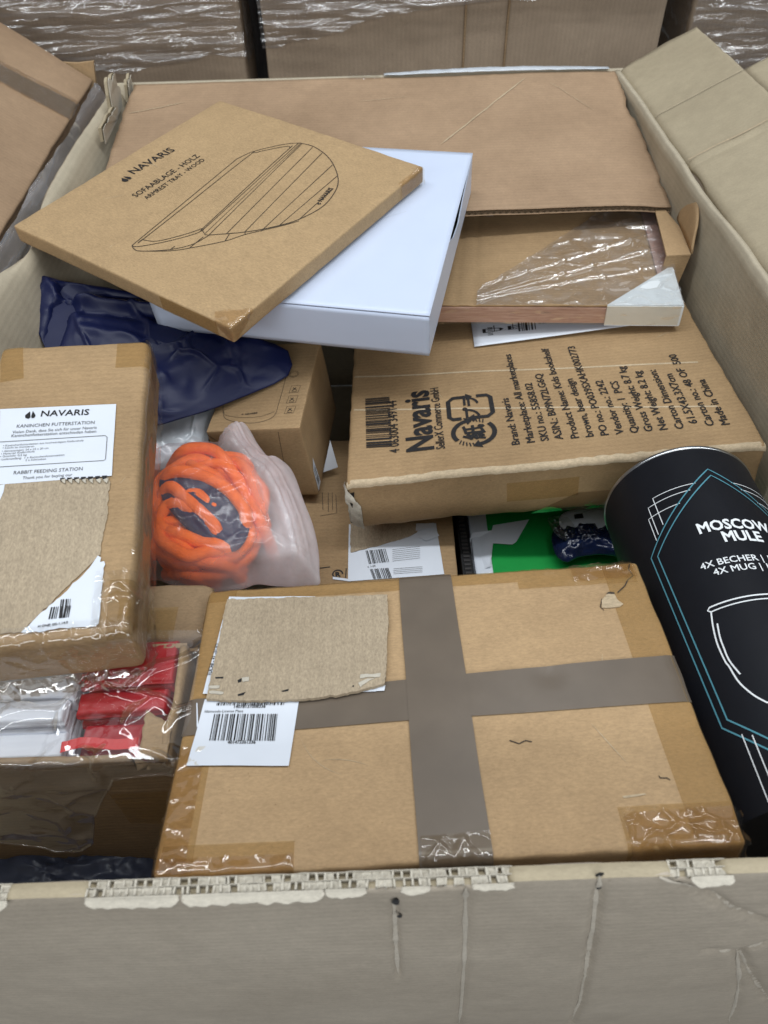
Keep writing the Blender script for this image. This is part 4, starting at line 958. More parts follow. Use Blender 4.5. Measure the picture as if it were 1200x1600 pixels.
RB.flat('printed_text', [text_span('KANINCHEN FUTTERSTATION', rz(78, 444), rz(438, 428), 1.15), text_span('Vielen Dank, dass Sie sich für unser Navaris', rz(58, 470), rz(448, 450), 1.15),
        text_span('Kaninchenfutterstation entschieden haben', rz(54, 487), rz(446, 468), 1.15), text_span('RABBIT FEEDING STATION', rz(66, 660), rz(384, 642), 1.15), text_span('Thank you for buying our', rz(108, 683), rz(337, 668), 1.15),
        ribbon([rz(-10, 510), rz(488, 482), rz(497, 490), rz(490, 592), rz(482, 598), rz(-10, 626)], 0.0005)], 0.0017, 'ink_soft')
tx = [('• Kaninchenfutterstation aus hochwertigem Kiefernholz', 16, 530, 388, 508), ('• Leicht zu montieren', 14, 541, 160, 533), ('• Abmessungen: 24 x 22 x 20 cm', 10, 556, 226, 542), ('• Material: Kiefernholz', 6, 569, 162, 557), ('• Gewicht: 0,5 kg', 2, 581, 126, 573), ('• Lieferumfang:  1 x Kaninchenfutterstation', -2, 595, 300, 574), ('2 x Schrauben', 120, 598, 215, 592)]
RB.flat('printed_text', [text_span(s, rz(x, y), rz(x2, y2), 1.0) for s, x, y, x2, y2 in tx], 0.0017, 'ink_soft')
# torn paper under the label
RB.patch('torn_board', [rz(-10, 700), rz(28, 702), rz(282, 684), rz(300, 688), rz(505, 676), rz(508, 720), rz(500, 830), rz(478, 930), rz(468, 1030), rz(300, 1190), rz(100, 1388), rz(-10, 1392)], 0.0007, 'kraft_raw', t=0.0003, px=False, jag=0.0010, sub=0.002)
RB.patch('torn_label', [rz(-10, 712), rz(26, 704), rz(20, 740), rz(-10, 800)], 0.0013, 'white_label', px=False, jag=0.0006)
RB.patch('torn_label', [rz(102, 1390), rz(180, 1310), rz(300, 1210), rz(400, 1110), rz(455, 1036), rz(470, 1045), rz(466, 1066), rz(484, 1062), rz(460, 1352), rz(446, 1364)], 0.0014, 'white_label', px=False, jag=0.0012, sub=0.003)
RB.flat('barcode', [bars2(rz(228, 1330), Vector(rz(322, 1324))-Vector(rz(228, 1330)), Vector(rz(240, 1275))-Vector(rz(228, 1330)), 15, 6, 0.5), bars2(rz(276, 1327), Vector(rz(322, 1324))-Vector(rz(276, 1327)), Vector(rz(286, 1240))-Vector(rz(276, 1327)), 9, 12, 0.5)], 0.0019, 'ink')
RB.flat('printed_text', [text_span('H ONE: ISS-1.14.0', rz(180, 1368), rz(318, 1352), 1.0, 0.02)], 0.0019, 'ink')
for k in range(7):
    x = 282+k*32; RB.patch('tear', [rz(x, 680-k*1.5), rz(x+24, 679-k*1.5), rz(x+20, 692-k), rz(x+4, 696-k)], 0.0022, 'black_card', px=False, jag=0.0008, sub=0.002)
    RB.patch('lifted_paper', [rz(x+6, 690), rz(x+26, 684), rz(x+24, 706), rz(x+14, 700)], 0.0021, 'kraft_pale', t=0.0006, px=False, jag=0.0006, sub=0.002)
RB.scratches(4, 34, lo=0.006, hi=0.03)
def rfilm(s0, s1, t0, t1, off, wob, n, sd):
    def fn(u, v):
        s = s0+(s1-s0)*u; t = t0+(t1-t0)*v
        return RB.wp(s, t, off + wob*(1.0*crs(s*70, t*40, sd)+0.4*crs(s*140+t*60, t*90, sd+3)))
    return RB.add('shrink_film', *grid(n[0], n[1], fn), 'film_clear')
rfilm(w2-0.004, w2+0.058, -d2, d2-0.002, 0.0016, 0.0018, (44, 150), 1)
rfilm(-w2, w2-0.002, -d2-0.058, -d2+0.012, 0.0018, 0.0030, (110, 60), 2)
rfilm(w2-0.026, w2+0.058, -d2-0.004, -d2+0.050, 0.0030, 0.0046, (80, 60), 3)
V = []
for i in range(81):      # loose seam of the film along the lower near edge
    u = i/80; s = -w2+2*w2*u
    for j in range(5):
        q = RB.wp(s, -d2-0.040, 0.003+0.002*fbm(u*20, j)); V.append(q+Vector((0, -0.004*j/4, -0.003-0.0045*j+0.003*fbm(u*12, j*0.4, 5))))
RB.add('film_seam', V, [(i*5+j, (i+1)*5+j, (i+1)*5+j+1, i*5+j+1) for i in range(80) for j in range(4)], 'tape_clear')

# ================================================================== kraft box with appliance drawing
MB = Box('drawing_box', 'deep kraft box with a thin line drawing and small handling icons, beside the navy bag', 'box',
         [-0.1303, 0.5785, -0.13, -0.1158, 0.0107, -0.1158, 0.1072, 0.16, 0.1074], r=0.0015, amp=0.0007, edge=0.0004, seed=4)
MB.body('kraft_box', nx=20, ny=26, nh=20)
def m2(X, Y): return MB.st(220+X*0.28333, 560+Y*0.28333)
C = lambda f, pts, n=5: [tuple(p)[:2] for p in catmull([(*f(*p), 0) for p in pts], n)]
dr = [ribbon(C(m2, [(455, 255), (455, 305), (470, 335), (520, 350), (620, 358), (700, 340), (740, 310), (760, 250), (790, 150), (810, 60)]), 0.0005),
      ribbon(C(m2, [(458, 290), (470, 315), (560, 328), (660, 322), (735, 296)]), 0.0004)]
for X, Y in ((845, 172), (830, 228), (818, 285)):
    p = [m2(X-28, Y+22), m2(X+22, Y+18), m2(X+38, Y-20), m2(X-12, Y-18)]; dr.append(ribbon(p, 0.0005, True))
    dr.append(ribbon([m2(X-10, Y+10), m2(X+12, Y-8)], 0.0012)); dr.append(ribbon([m2(X-4, Y-8), m2(X+16, Y+8)], 0.0008)); dr.append(ribbon([m2(X-14, Y+16), m2(X+14, Y+14)], 0.0008))
dr.append(ribbon(arcpts(m2(845, 90), 0.006, 0, 360, 20), 0.0004)); dr.append(ribbon(arcpts(m2(845, 90), 0.0045, 0, 360, 20), 0.0004))
MB.flat('printed_drawing', dr, 0.0004, 'ink_brown')
MB.flat('printed_logo', [logo2(m2(560, 310), 0.0022, 0), text_span('NAVARIS', m2(575, 314), m2(642, 306), 1.0, 0.03)], 0.0004, 'ink')
w2, d2 = MB.w/2, MB.d/2
MB.flat('label_edge', [quad2((w2+0.070, -d2+0.004), (w2+0.102, -d2+0.002), (w2+0.102, -d2+0.018), (w2+0.058, -d2+0.014))], 0.0005, 'white_label')
MB.flat('barcode', [bars2((w2+0.070, -d2+0.006), (0.026, 0), (0, 0.008), 15, 3)], 0.0008, 'ink_soft')
MB.flat('seam', [ribbon([(-w2+0.001, -d2-0.004), (-w2+0.045, -d2-0.055), (-w2+0.047, -d2-0.106)], 0.0006), ribbon([(0.028, -d2-0.004), (0.018, -d2-0.105)], 0.0005)], 0.0004, 'ink_brown')

# ================================================================== pillows (bags): closed soft bodies from an outline on a plane
def plane3(pts):
    P = [Pz(*p) for p in pts]; n = (P[1]-P[0]).cross(P[2]-P[0]).normalized()
    if n.z < 0: n = -n
    return P[0], n
def pillow(outline, centre, pl, htop, hbot, wr, nr=26, ns=8, pw=2.2, hf=None, sd=0.0, wf=14.0, sharp=False, cre_=0.0):
    o, n = pl; c = Ppl(*centre, o, n); 
    R = [Ppl(*p, o, n) for p in outline]
    if sharp: R = [R[i]+(R[(i+1) % len(R)]-R[i])*(k/ns) for i in range(len(R)) for k in range(ns)]
    else: R = catmull(R, ns, True)
    m = len(R)
    V = [c + n*(htop + (hf(c) if hf else 0))]; F = []
    for side in (1, -1):
        base = len(V) if side == 1 else None
        if side == -1: V.append(c - n*hbot); cen = len(V)-1; base = len(V)
        else: cen = 0
        for i in range(1, nr+1):
            q = i/nr
            for k in range(m):
                p = c+(R[k]-c)*q; hh = (1-q**pw)
                w = (fbm(p.x*wf, p.y*wf, p.z*6+sd, 3)+0.6*(1-abs(fbm(p.x*wf*2.1, p.y*wf*2.1, sd+4, 2))*2.4))*wr*(1 if side == 1 else 0.5)*min(1, (1-q)*5+0.15)
                if cre_ and side == 1: w += cre_*crs(p.x*38, p.y*38, sd+2)*min(1, (1-q)*5+0.2)
                h = htop*hh + w + (hf(p)*min(1, (1-q)*8) if hf else 0) if side == 1 else -hbot*hh - 0.0008 + w*0.3
                V.append(p+n*h)
        for i in range(nr):
            for k in range(m):
                k2 = (k+1) % m
                if i == 0: f = (cen, base+k, base+k2)
                else: f = (base+(i-1)*m+k, base+i*m+k, base+i*m+k2, base+(i-1)*m+k2)
                F.append(f if side == 1 else tuple(reversed(f)))
        if side == 1: top0 = base+(nr-1)*m
        else:
            b0 = base+(nr-1)*m
            for k in range(m): k2 = (k+1) % m; F.append((top0+k, b0+k, b0+k2, top0+k2))
    if sum((R[k]-c).cross(R[(k+1) % m]-c).dot(n) for k in range(m)) < 0: F = [tuple(reversed(f)) for f in F]
    return V, F

# navy mailing bag, under the white box
pln = plane3(((60, 440, -0.046), (455, 572, -0.118), (250, 662, -0.128)))
def nav(p):
    q = 0.0
    a_, b_ = Ppl(75, 540, *pln), Ppl(110, 462, *pln); d_ = ((p-a_).cross((b_-a_).normalized())).length; s_ = (p-a_).dot((b_-a_).normalized())/(b_-a_).length
    if -0.2 < s_ < 1.3: q -= 0.016*math.exp(-((d_-0.004)/0.007)**2)
    a_, b_ = Ppl(100, 470, *pln), Ppl(240, 486, *pln); d_ = ((p-a_).cross((b_-a_).normalized())).length; s_ = (p-a_).dot((b_-a_).normalized())/(b_-a_).length
    if -0.1 < s_ < 1.2: q += 0.006*math.exp(-(d_/0.006)**2) - 0.008*math.exp(-((d_-0.014)/0.008)**2)
    a_, b_ = Ppl(250, 600, *pln), Ppl(440, 520, *pln); d_ = ((p-a_).cross((b_-a_).normalized())).length
    q += 0.005*math.exp(-(d_/0.012)**2)
    return q
V, F = pillow([(52, 426), (56, 470), (60, 520), (78, 560), (120, 620), (200, 668), (250, 664), (330, 640), (400, 612), (428, 600), (450, 587), (457, 570), (450, 548), (430, 538), (380, 520), (300, 478), (235, 462), (160, 448), (100, 440)], (250, 545), pln, 0.010, 0.004, 0.0026, 56, 10, 3.0, nav, 3.0, 9, True, 0.0080)
single('mailing_bag', V, F, 'navy', 'navy blue plastic mailing bag crumpled under the white box', 'bag')
pls = plane3(((250, 660, -0.150), (330, 640, -0.150), (328, 715, -0.178)))
V, F = pillow([(205, 680), (250, 650), (300, 636), (334, 634), (330, 665), (326, 690), (332, 712), (300, 726), (240, 735), (205, 730)], (275, 690), pls, 0.012, 0.01, 0.002, 30, 8, 2.5, None, 9.0, 20, False, 0.006)
single('silver_bag', V, F, 'silver', 'shiny silver white plastic bag between the navy bag and the orange cord', 'bag')

# zip bag with an orange cord and a blue pouch inside
plz = plane3(((320, 918, -0.158), (495, 915, -0.170), (372, 668, -0.122)))
def z2(X, Y): return (220+X*0.28333, 560+Y*0.28333)
ol = [z2(*p) for p in ((-60, 560), (90, 500), (210, 480), (350, 476), (440, 478), (462, 420), (505, 385), (565, 358), (600, 395), (650, 480), (720, 560), (800, 582), (850, 650), (900, 790), (950, 920), (980, 1060), (985, 1180), (980, 1248), (870, 1258), (745, 1255), (640, 1245), (560, 1270), (400, 1288), (230, 1272), (110, 1225), (-40, 1180), (-110, 900), (-100, 680))]
sl = [Ppl(*z2(*p), *plz) for p in ((470, 395), (520, 480), (560, 570), (640, 660), (740, 740), (800, 850), (850, 980), (885, 1110), (915, 1270))]
def seal(p):
    q = 0
    best = 9
    for a_, b_ in zip(sl[:-1], sl[1:]):
        d_ = b_-a_; t_ = max(0, min(1, (p-a_).dot(d_)/d_.length_squared)); best = min(best, (p-a_-d_*t_).length)
    q += 0.0022*math.exp(-((best-0.0015)/0.0014)**2)+0.0022*math.exp(-((best-0.0065)/0.0014)**2)-0.002*math.exp(-((best-0.012)/0.004)**2)
    return q
V, F = pillow(ol, z2(430, 900), plz, 0.052, 0.006, 0.0022, 56, 7, 4.0, seal, 1.0, 12, False, 0.0030)
zb = single('zip_bag', V, F, 'zip_film', 'frosted clear zip bag holding an orange cord and a blue pouch', 'bag')
edge_ = [Ppl(*z2(*p), *plz) for p in ((470, 430), (585, 560), (670, 720), (720, 880), (760, 1040), (640, 1180), (420, 1270), (200, 1300))]
at_ = zb.data.attributes.new('milk', 'FLOAT', 'POINT')
for i_, v_ in enumerate(V):
    p_ = Vector(v_); best = 9; sg = 1
    for a_, b_ in zip(edge_[:-1], edge_[1:]):
        d_ = b_-a_; t_ = max(0, min(1, (p_-a_).dot(d_)/d_.length_squared)); q_ = (p_-a_-d_*t_); q_ -= plz[1]*q_.dot(plz[1])
        if q_.length < best: best = q_.length; sg = 1 if d_.cross(p_-a_).dot(plz[1]) > 0 else -1
    s_ = best*sg/0.022
    at_.data[i_].value = 0.10+0.60*max(0.0, min(1.0, 0.5+0.5*s_))
zo, zn = plz
def cp(X, Y, h): return Ppl(*z2(X, Y), zo, zn) + zn*h
cords = []
def strand(pts, h0):
    n_ = len(pts)-1
    cords.append(tube(catmull([cp(x, y, h0+dh-(0.022 if i_ in (0, n_) else 0)) for i_, (x, y, dh) in enumerate(pts)], 7), 0.0066, 9))
rnd = random.Random(4)
def loop(cx, cy, rx, ry, an, h, wob=16):
    P = []
    for k in range(14):
        t = 2*math.pi*k/14; x, y = rx*math.cos(t), ry*math.sin(t); c_, s_ = math.cos(an), math.sin(an)
        P.append(cp(cx+x*c_-y*s_+rnd.uniform(-wob, wob), cy+x*s_+y*c_+rnd.uniform(-wob, wob), h+0.004*math.sin(t*2+cx)))
    cords.append(tube(catmull(P, 6, True), 0.0066, 9, True))
for (cx, cy, rx, ry, an, h) in ((360, 900, 290, 285, 0.5, 0.006), (420, 880, 255, 215, 0.9, 0.013), (350, 950, 265, 190, 0.6, 0.020), (330, 970, 250, 215, 0.4, 0.003), (400, 860, 280, 235, 1.1, 0.001),
                               (300, 1000, 200, 150, 0.3, 0.025), (310, 960, 250, 245, 0.3, -0.001), (450, 800, 250, 215, 1.2, 0.008), (340, 880, 255, 270, 0.1, 0.015), (390, 960, 245, 245, 0.7, 0.005), (270, 1060, 180, 110, 0.2, 0.014)): loop(cx, cy, rx, ry, an, h)
strand([(160, 590, 0), (240, 560, 0), (330, 545, .002), (430, 570, .002), (520, 690, .002), (610, 850, .002), (680, 980, 0), (735, 1050, -.01)], 0.014)
strand([(100, 760, 0), (200, 725, .002), (330, 738, .002), (450, 790, .002), (540, 870, .002), (590, 960, 0), (560, 1060, -.003)], 0.030)
strand([(90, 850, 0), (180, 800, 0), (270, 870, .002), (360, 950, .002), (430, 1030, 0), (410, 1090, -.004)], 0.030)
strand([(75, 900, -.004), (200, 880, 0), (330, 940, .002), (420, 1030, 0), (440, 1075, 0)], 0.027)
strand([(70, 985, -.006), (190, 1030, 0), (340, 1085, 0), (470, 1115, 0), (560, 1175, -.006)], 0.026)
strand([(80, 1060, -.006), (200, 1120, 0), (330, 1170, 0), (480, 1190, -.004), (560, 1205, -.008)], 0.020)
strand([(240, 575, 0), (320, 680, 0), (430, 735, 0), (520, 810, 0)], 0.024)
strand([(130, 1150, -.004), (280, 1215, 0), (420, 1228, 0)], 0.010)
strand([(180, 640, 0), (260, 700, 0), (330, 800, 0)], 0.012); strand([(470, 550, 0), (580, 660, 0), (640, 800, 0), (690, 930, 0)], 0.019)
V, F = join(*cords)
single('orange_cord', V, F, 'orange', 'coiled bright orange cord inside the frosted zip bag', 'cord')
plb = (zo+zn*0.027, zn)
V, F = pillow([z2(*p) for p in ((120, 640), (260, 600), (420, 650), (560, 800), (600, 930), (540, 1050), (430, 1060), (300, 980), (180, 860), (110, 750))], z2(380, 850), plb, 0.007, 0.008, 0.003, 16, 6, 2.5, None, 5.0, 40)
single('blue_pouch', V, F, 'navy', 'small dark blue plastic pouch in the middle of the orange cord coil', 'pouch')

# ================================================================== small kraft carton seen between the feeder box and the taped parcel
zf = -0.105
KP = [Pz(*p, zf) for p in ((330, 930), (326, 968), (292, 1004), (243, 992))]
KC = Thing('flap_carton', 'small kraft carton with a folded flap between the feeder box and the taped parcel', 'carton', loc=Pz(280, 960, -0.4))
xr = KP[0].x; yb = Pz(285, 915, zf).y; xl = -0.37; yn = KP[2].y
def kc_top(u, v):
    yy = yn+(yb-yn)*v; xx = xl+(xr-0.004*fbm(v*6, 2)-xl)*u - (0.012*max(0, 1-v/0.15)**2)*u
    edge = max(0, (u-0.95)/0.05)
    return (xx, yy, zf - 0.006*edge**2 - 0.010*max(0, 1-v/0.10)**2 + 0.002*fbm(xx*20, yy*20, 4))
KC.add('lid', *thick(*grid(60, 30, kc_top), 0.003), 'kraft_dark')
KC.add('body', *boxm((xl+0.002, yn+0.004, -0.40), (xr-0.006, yb-0.002, zf-0.012)), 'kraft_dark', False)
V, F = grid(24, 14, lambda u, v: (xr-0.064+0.058*u, yn-0.0015-0.004*v+0.0012*fbm(u*5, v*5, 3), zf-0.010-0.062*v*(1-0.55*max(0, u-0.4)/0.6)))
KC.add('folded_flap', *thick(V, F, -0.003), 'kraft_tan')
KC.add('tape', *grid(20, 16, lambda u, v: (xr-0.10+0.075*u, yn+0.003+0.030*v, zf+0.0032+0.002*fbm((xr-0.1+0.075*u)*20, (yn+0.03*v)*20, 4)-0.010*max(0, 1-(0.003+0.03*v)/((yb-yn)*0.10))**2)), 'tape_amber')

# ================================================================== carton with red and white packets, lower left
zt = -0.082; GF = 0.104
GC = Thing('packet_carton', 'open kraft carton of red and white fabric packets under film, lower left', 'carton', loc=(-0.27, 0.14, -0.5))
xr = -0.151; xl = -0.392; GB = 0.192
def gfront(u, v):
    x = xl+(xr-xl)*u; z = -0.50+(zt-0.004+0.50)*v
    if v > 0.99: z += 0.002*fbm(x*50, 1) - (0.010 if x > xr-0.03 else 0.0)
    return (x, GF+0.0015*fbm(x*10, z*10, 2)+0.0006*fbm(x*20, z*160, 4), z)
GC.add('front_wall', *thick(*grid(70, 60, gfront), 0.004), 'kraft_dark')
def gright(u, v):
    y = GF+(GB-GF)*u; z = -0.50+(zt+0.50)*v
    return (xr+0.002*fbm(y*20, z*20, 3)-0.004*v, y, z+(0.003*math.sin(u*9)+0.002*fbm(y*40, 1) if v > 0.99 else 0))
GC.add('right_wall', *thick(*grid(24, 30, gright), 0.004), 'kraft_box')
GC.add('back_wall', *boxm((xl, GB, -0.5), (xr-0.004, GB+0.004, zt-0.002)), 'kraft_dark', False)
GC.add('left_wall', *boxm((xl-0.004, GF, -0.5), (xl, GB, zt)), 'kraft_dark', False)
GC.add('bottom', *boxm((xl, GF+0.004, -0.5), (xr-0.004, GB, -0.496)), 'kraft_dark', False)
# inner flap, bent inwards at the right front corner
a, b = Pz(218, 1186, zt-0.004), Pz(262, 1192, zt-0.004); 
V, F = grid(12, 10, lambda u, v: a*(1-u)+b*u+Vector((0.002*fbm(u*4, v*4), 0.034*v*(1-0.25*u*v), 0.004+0.006*v-0.004*v*v-(0.004 if v < .05 else 0))))
GC.add('inner_flap', *thick(V, F, 0.003), 'kraft_box')
GC.add('tape', *grid(30, 24, lambda u, v: (xr-0.062+0.058*u, GF-0.0012+0.0015*fbm((xr-0.062+0.058*u)*10, (-0.20+0.06*v)*10, 2)+0.0006*fbm((xr-0.062+0.058*u)*20, (-0.20+0.06*v)*160, 4), -0.205+0.060*v)), 'tape_amber')
def slabpk(name, x0, x1, y0, y1, z0, z1, mat, label, grp, sd, cat='packet', rot=0.0, r=0.0022, wr=0.0006):
    """a packet: three flat folded layers of cloth lying on one another"""
    T = Thing(name, label, cat, loc=((x0+x1)/2, (y0+y1)/2, z0), group=grp); rn = random.Random(sd)
    hts = [z0+(z1-z0)*f for f in (0, 0.36, 0.70, 1.0)]; nx, ny = 44, 16
    for L_ in range(3):
        a0, a1 = x0+rn.uniform(0, .0025), x1-rn.uniform(0, .0025); b0, b1 = y0+0.0016*L_+rn.uniform(0, .001), y1-rn.uniform(0, .002); c0, c1 = hts[L_]+0.0004, hts[L_+1]
        def pt(u, v, top, a0=a0, a1=a1, b0=b0, b1=b1, c0=c0, c1=c1, L_=L_):
            # denser rows at the rims so that the folds stay crisp
            uu = 0.5-0.5*math.cos(math.pi*u); vv = 0.5-0.5*math.cos(math.pi*v)
            x = a0+(a1-a0)*uu; y = b0+(b1-b0)*vv; e = min(uu*(a1-a0), (1-uu)*(a1-a0), vv*(b1-b0), (1-vv)*(b1-b0))
            k = math.sqrt(max(0, 1-max(0, 1-e/r)**2)); zm = (c0+c1)/2
            w = wr*(1.6*fbm(x*30, y*50, sd+L_)+1.6*crs(x*120, y*150, sd+L_)) + 0.0012*math.exp(-((vv-0.45-0.1*nz(x*20, sd))/0.05)**2)*(1 if L_ == 2 else 0)
            z = zm+(c1-zm+w)*k if top else zm-(zm-c0)*k
            s_ = math.sin(rot)
            return (x-(y-b0)*s_+0.0008*fbm(y*60, z*50, sd), y+(x-a0)*s_+0.0006*fbm(x*70, z*90, sd), z)
        A = grid(nx, ny, lambda u, v: pt(u, v, True)); B = grid(nx, ny, lambda u, v: pt(u, v, False))
        V, F = join(A, (B[0], [tuple(reversed(f)) for f in B[1]])); n = len(A[0])
        per = [q for q in range(nx)]+[nx+(nx+1)*q for q in range(ny)]+[(nx+1)*ny+q for q in range(nx, 0, -1)]+[(nx+1)*q for q in range(ny, 0, -1)]
        for q, p_ in enumerate(per): q2 = per[(q+1) % len(per)]; F.append((q2, p_, p_+n, q2+n))
        T.add('folded_layer', V, F, mat)
    return T
xs = Pz(112, 1110, -0.085).x; xe = Pz(262, 1110, -0.085).x
rg = 'red fabric packets in the lower left carton'; wg = 'white fabric packets in the lower left carton'
def yat(py, z): return Pz(180, py, z).y
slabpk('fabric_packet', xs+0.003, xe, yat(1080, -.088), yat(1043, -.088)+0.02, -0.115, -0.084, 'red', 'folded red packet farthest back, its top tucked under the feeder box', rg, 1, rot=0.03)
slabpk('fabric_packet', xs, xe-0.001, yat(1126, -.092), yat(1083, -.092), -0.130, -0.088, 'red', 'middle folded red packet, brightest and widest of the red ones', rg, 2, rot=0.02)
slabpk('fabric_packet', xs+0.004, xe-0.020, GF+0.006, yat(1128, -.104), -0.140, -0.104, 'red', 'lowest red packet at the front, crossed by a red ribbon', rg, 3)
slabpk('fabric_packet', xl+0.004, xs-0.002, yat(1090, -.088), yat(1050, -.088)+0.02, -0.125, -0.084, 'white_cloth', 'white fabric packet farther back, beside the red ones', wg, 4, rot=-0.02)
slabpk('fabric_packet', xl+0.004, xs-0.004, yat(1135, -.090), yat(1092, -.090), -0.130, -0.086, 'white_cloth', 'middle white fabric packet, brightest, in the lower left carton', wg, 5)
slabpk('fabric_packet', xl+0.004, xs-0.003, GF+0.006, yat(1137, -.100), -0.140, -0.100, 'white_cloth', 'white fabric packet nearest the front wall of its carton', wg, 6)
rb = [Pz(95, 1168, -0.094), Pz(130, 1160, -0.092), Pz(180, 1163, -0.094), Pz(216, 1160, -0.096)]
R = catmull(rb, 8); V = []
for i, p in enumerate(R): V += [p+Vector((0, -0.0035, -0.001)), p+Vector((0, 0.0035, 0.001+0.001*nz(i*0.5)))]
V2 = []
for i, p in enumerate(catmull([Pz(112, 1172, -0.090), Pz(125, 1150, -0.088), Pz(150, 1124, -0.084), Pz(160, 1108, -0.083)], 6)): V2 += [p+Vector((-0.0035, 0, 0.001)), p+Vector((0.0035, 0.001, 0.001))]
A = thick(V, [(2*i, 2*i+2, 2*i+3, 2*i+1) for i in range(len(R)-1)], 0.0006); B = thick(V2, [(2*i+1, 2*i+3, 2*i+2, 2*i) for i in range(len(V2)//2-1)], 0.0006)
V, F = A; single('red_ribbon', V, F, 'red_ribbon', 'glossy red ribbon lying across the front red packet', 'ribbon', smooth=False)
# film draped over the carton and hanging down its front
zf0 = -0.076
def gfilm(u, v):
    x = -0.40+(xr+0.010+0.40)*u
    ty = 0.20; y0 = GF-0.006
    # how far the film hangs below the rim, by x
    hp = [(-0.40, 0.16), (-0.335, 0.125), (-0.300, 0.135), (-0.262, 0.150), (-0.243, 0.138), (-0.225, 0.080), (-0.195, 0.022), (-0.165, 0.016), (-0.13, 0.010)]
    hang = hp[-1][1]
    for (xa_, a_), (xb_, b_) in zip(hp[:-1], hp[1:]):
        if xa_ <= x <= xb_: hang = a_+(b_-a_)*(x-xa_)/(xb_-xa_)
    L = (ty-y0)+hang; s = L*v; w = 0.0020*fbm(x*12, s*12, 2)+0.0042*crs(x*36+s*16, s*38-x*12, 5)
    if s < ty-y0: return (x, ty-s, zf0+w+0.003-0.004*(s/(ty-y0))+0.0015*math.sin(x*60))
    s -= ty-y0
    return (x+0.012*s*fbm(x*9, 2), y0-0.002-w*1.1-0.10*s*s-0.010*math.sin(min(1, s/0.14)*2.2)*0.4, zf0-0.001-s*0.98)
CF = Thing('clear_film', 'torn clear plastic film draped over the red and white packets', 'plastic film', loc=(-0.27, 0.14, -0.24))
CF.add('sheet', *grid(190, 170, gfilm), 'film_clear')
hem = [Vector(gfilm(i/120, 1.0)) for i in range(121)]
CF.add('rolled_hem', *tube(hem, 0.0011, 6), 'tape_clear')
# slate blue bag at the bottom left
plq = plane3(((0, 1385, -0.300), (220, 1345, -0.300), (0, 1340, -0.300)))
V, F = pillow([(-60, 1330), (0, 1322), (90, 1326), (170, 1322), (235, 1316), (262, 1360), (230, 1420), (100, 1440), (-60, 1440)], (90, 1375), plq, 0.020, 0.05, 0.007, 22, 8, 2.5, None, 2.0, 30)
single('slate_bag', V, F, 'slate_bag', 'dark slate blue plastic bag in the bottom left corner of the carton', 'bag')

# ================================================================== things glimpsed under the shelf carton
zA = -0.247
LA = Box('labelled_carton', 'kraft carton with torn shipping labels seen under the printed shelf carton', 'carton',
         [-0.008, 0.455, zA, -0.03, 0, 0, 0.185, 0.30, 0.17], r=0.002, amp=0.0008, edge=0.0006, seed=12)
pr = LA.st(712, 893); LA.body('kraft_box', nx=24, ny=30, nh=10)
def l6(X, Y): return LA.st(500+X/3, 540+Y/3)
LA.decal('white_label', [l6(133, 1108), l6(582, 1074), l6(545, 835), l6(136, 840)], 0.0010, 'white_label', (10, 10), px=False)
LA.patch('torn_board', [l6(142, 838), l6(470, 836), l6(455, 880), l6(400, 905), l6(300, 935), l6(146, 975)], 0.0013, 'kraft_raw', t=0.0008, px=False, jag=0.0010, sub=0.003)
LA.patch('torn_label', [l6(450, 875), l6(538, 862), l6(535, 838), l6(452, 842)], 0.0024, 'white_label', t=0.0004, px=False, jag=0.0006)
LA.patch('torn_label', [l6(465, 905), l6(540, 866), l6(560, 900), l6(500, 925)], 0.0030, 'white_label', t=0.0004, px=False, jag=0.0004)
LA.flat('barcode', [bars2(l6(232, 1028), Vector(l6(325, 1018))-Vector(l6(232, 1028)), Vector(l6(215, 966))-Vector(l6(232, 1028)), 25, 7, 0.6), bars2(l6(252, 1098), Vector(l6(338, 1092))-Vector(l6(252, 1098)), Vector(l6(236, 1052))-Vector(l6(252, 1098)), 25, 8, 0.6)], 0.0017, 'ink')
fn_ = [ribbon([l6(340, 960+k*9), l6(470, 945+k*9)], 0.0004) for k in range(7)] + [ribbon([l6(345, 1050+k*8), l6(480, 1040+k*8)], 0.0004) for k in range(4)]
LA.flat('printed_text', fn_+[text_span('c. 1-24', l6(225, 1045), l6(262, 1040), 1.1, 0.02)], 0.0017, 'ink_soft')
LA.flat('printed_mark', [ribbon(arcpts(l6(85, 1072), 0.0055, 0, 300, 16), 0.0016), text_span('R', l6(75, 1084), l6(100, 1082), 1.0, 0.05), ribbon([l6(125, 1045), l6(122, 1090)], 0.001), ribbon([l6(0, 1044), l6(50, 1038)], 0.0012)], 0.0006, 'ink')
LA.flat('printed_drawing', [ribbon([l6(0, 800), l6(80, 785), l6(75, 700)], 0.0006), ribbon([l6(15, 770), l6(12, 690)], 0.0006), ribbon([l6(40, 780), l6(40, 690)], 0.0006), ribbon([l6(60, 770), l6(58, 690)], 0.0006)], 0.0006, 'ink_brown')
LA.flat('label_edge', [quad2(l6(62, 1086), l6(62, 1098), l6(140, 1108), l6(140, 1098))], 0.0012, 'white_label')
q = [Pz(505, 738, -0.235), Pz(528, 730, -0.235), Pz(516, 688, -0.20)]
V, F = thick([q[0], q[1], q[2]], [(0, 1, 2)], 0.0004)
single('loose_label', V, F, 'white_label', 'loose white label slip leaning in the dark gap beside the drawing box', 'label', smooth=False)
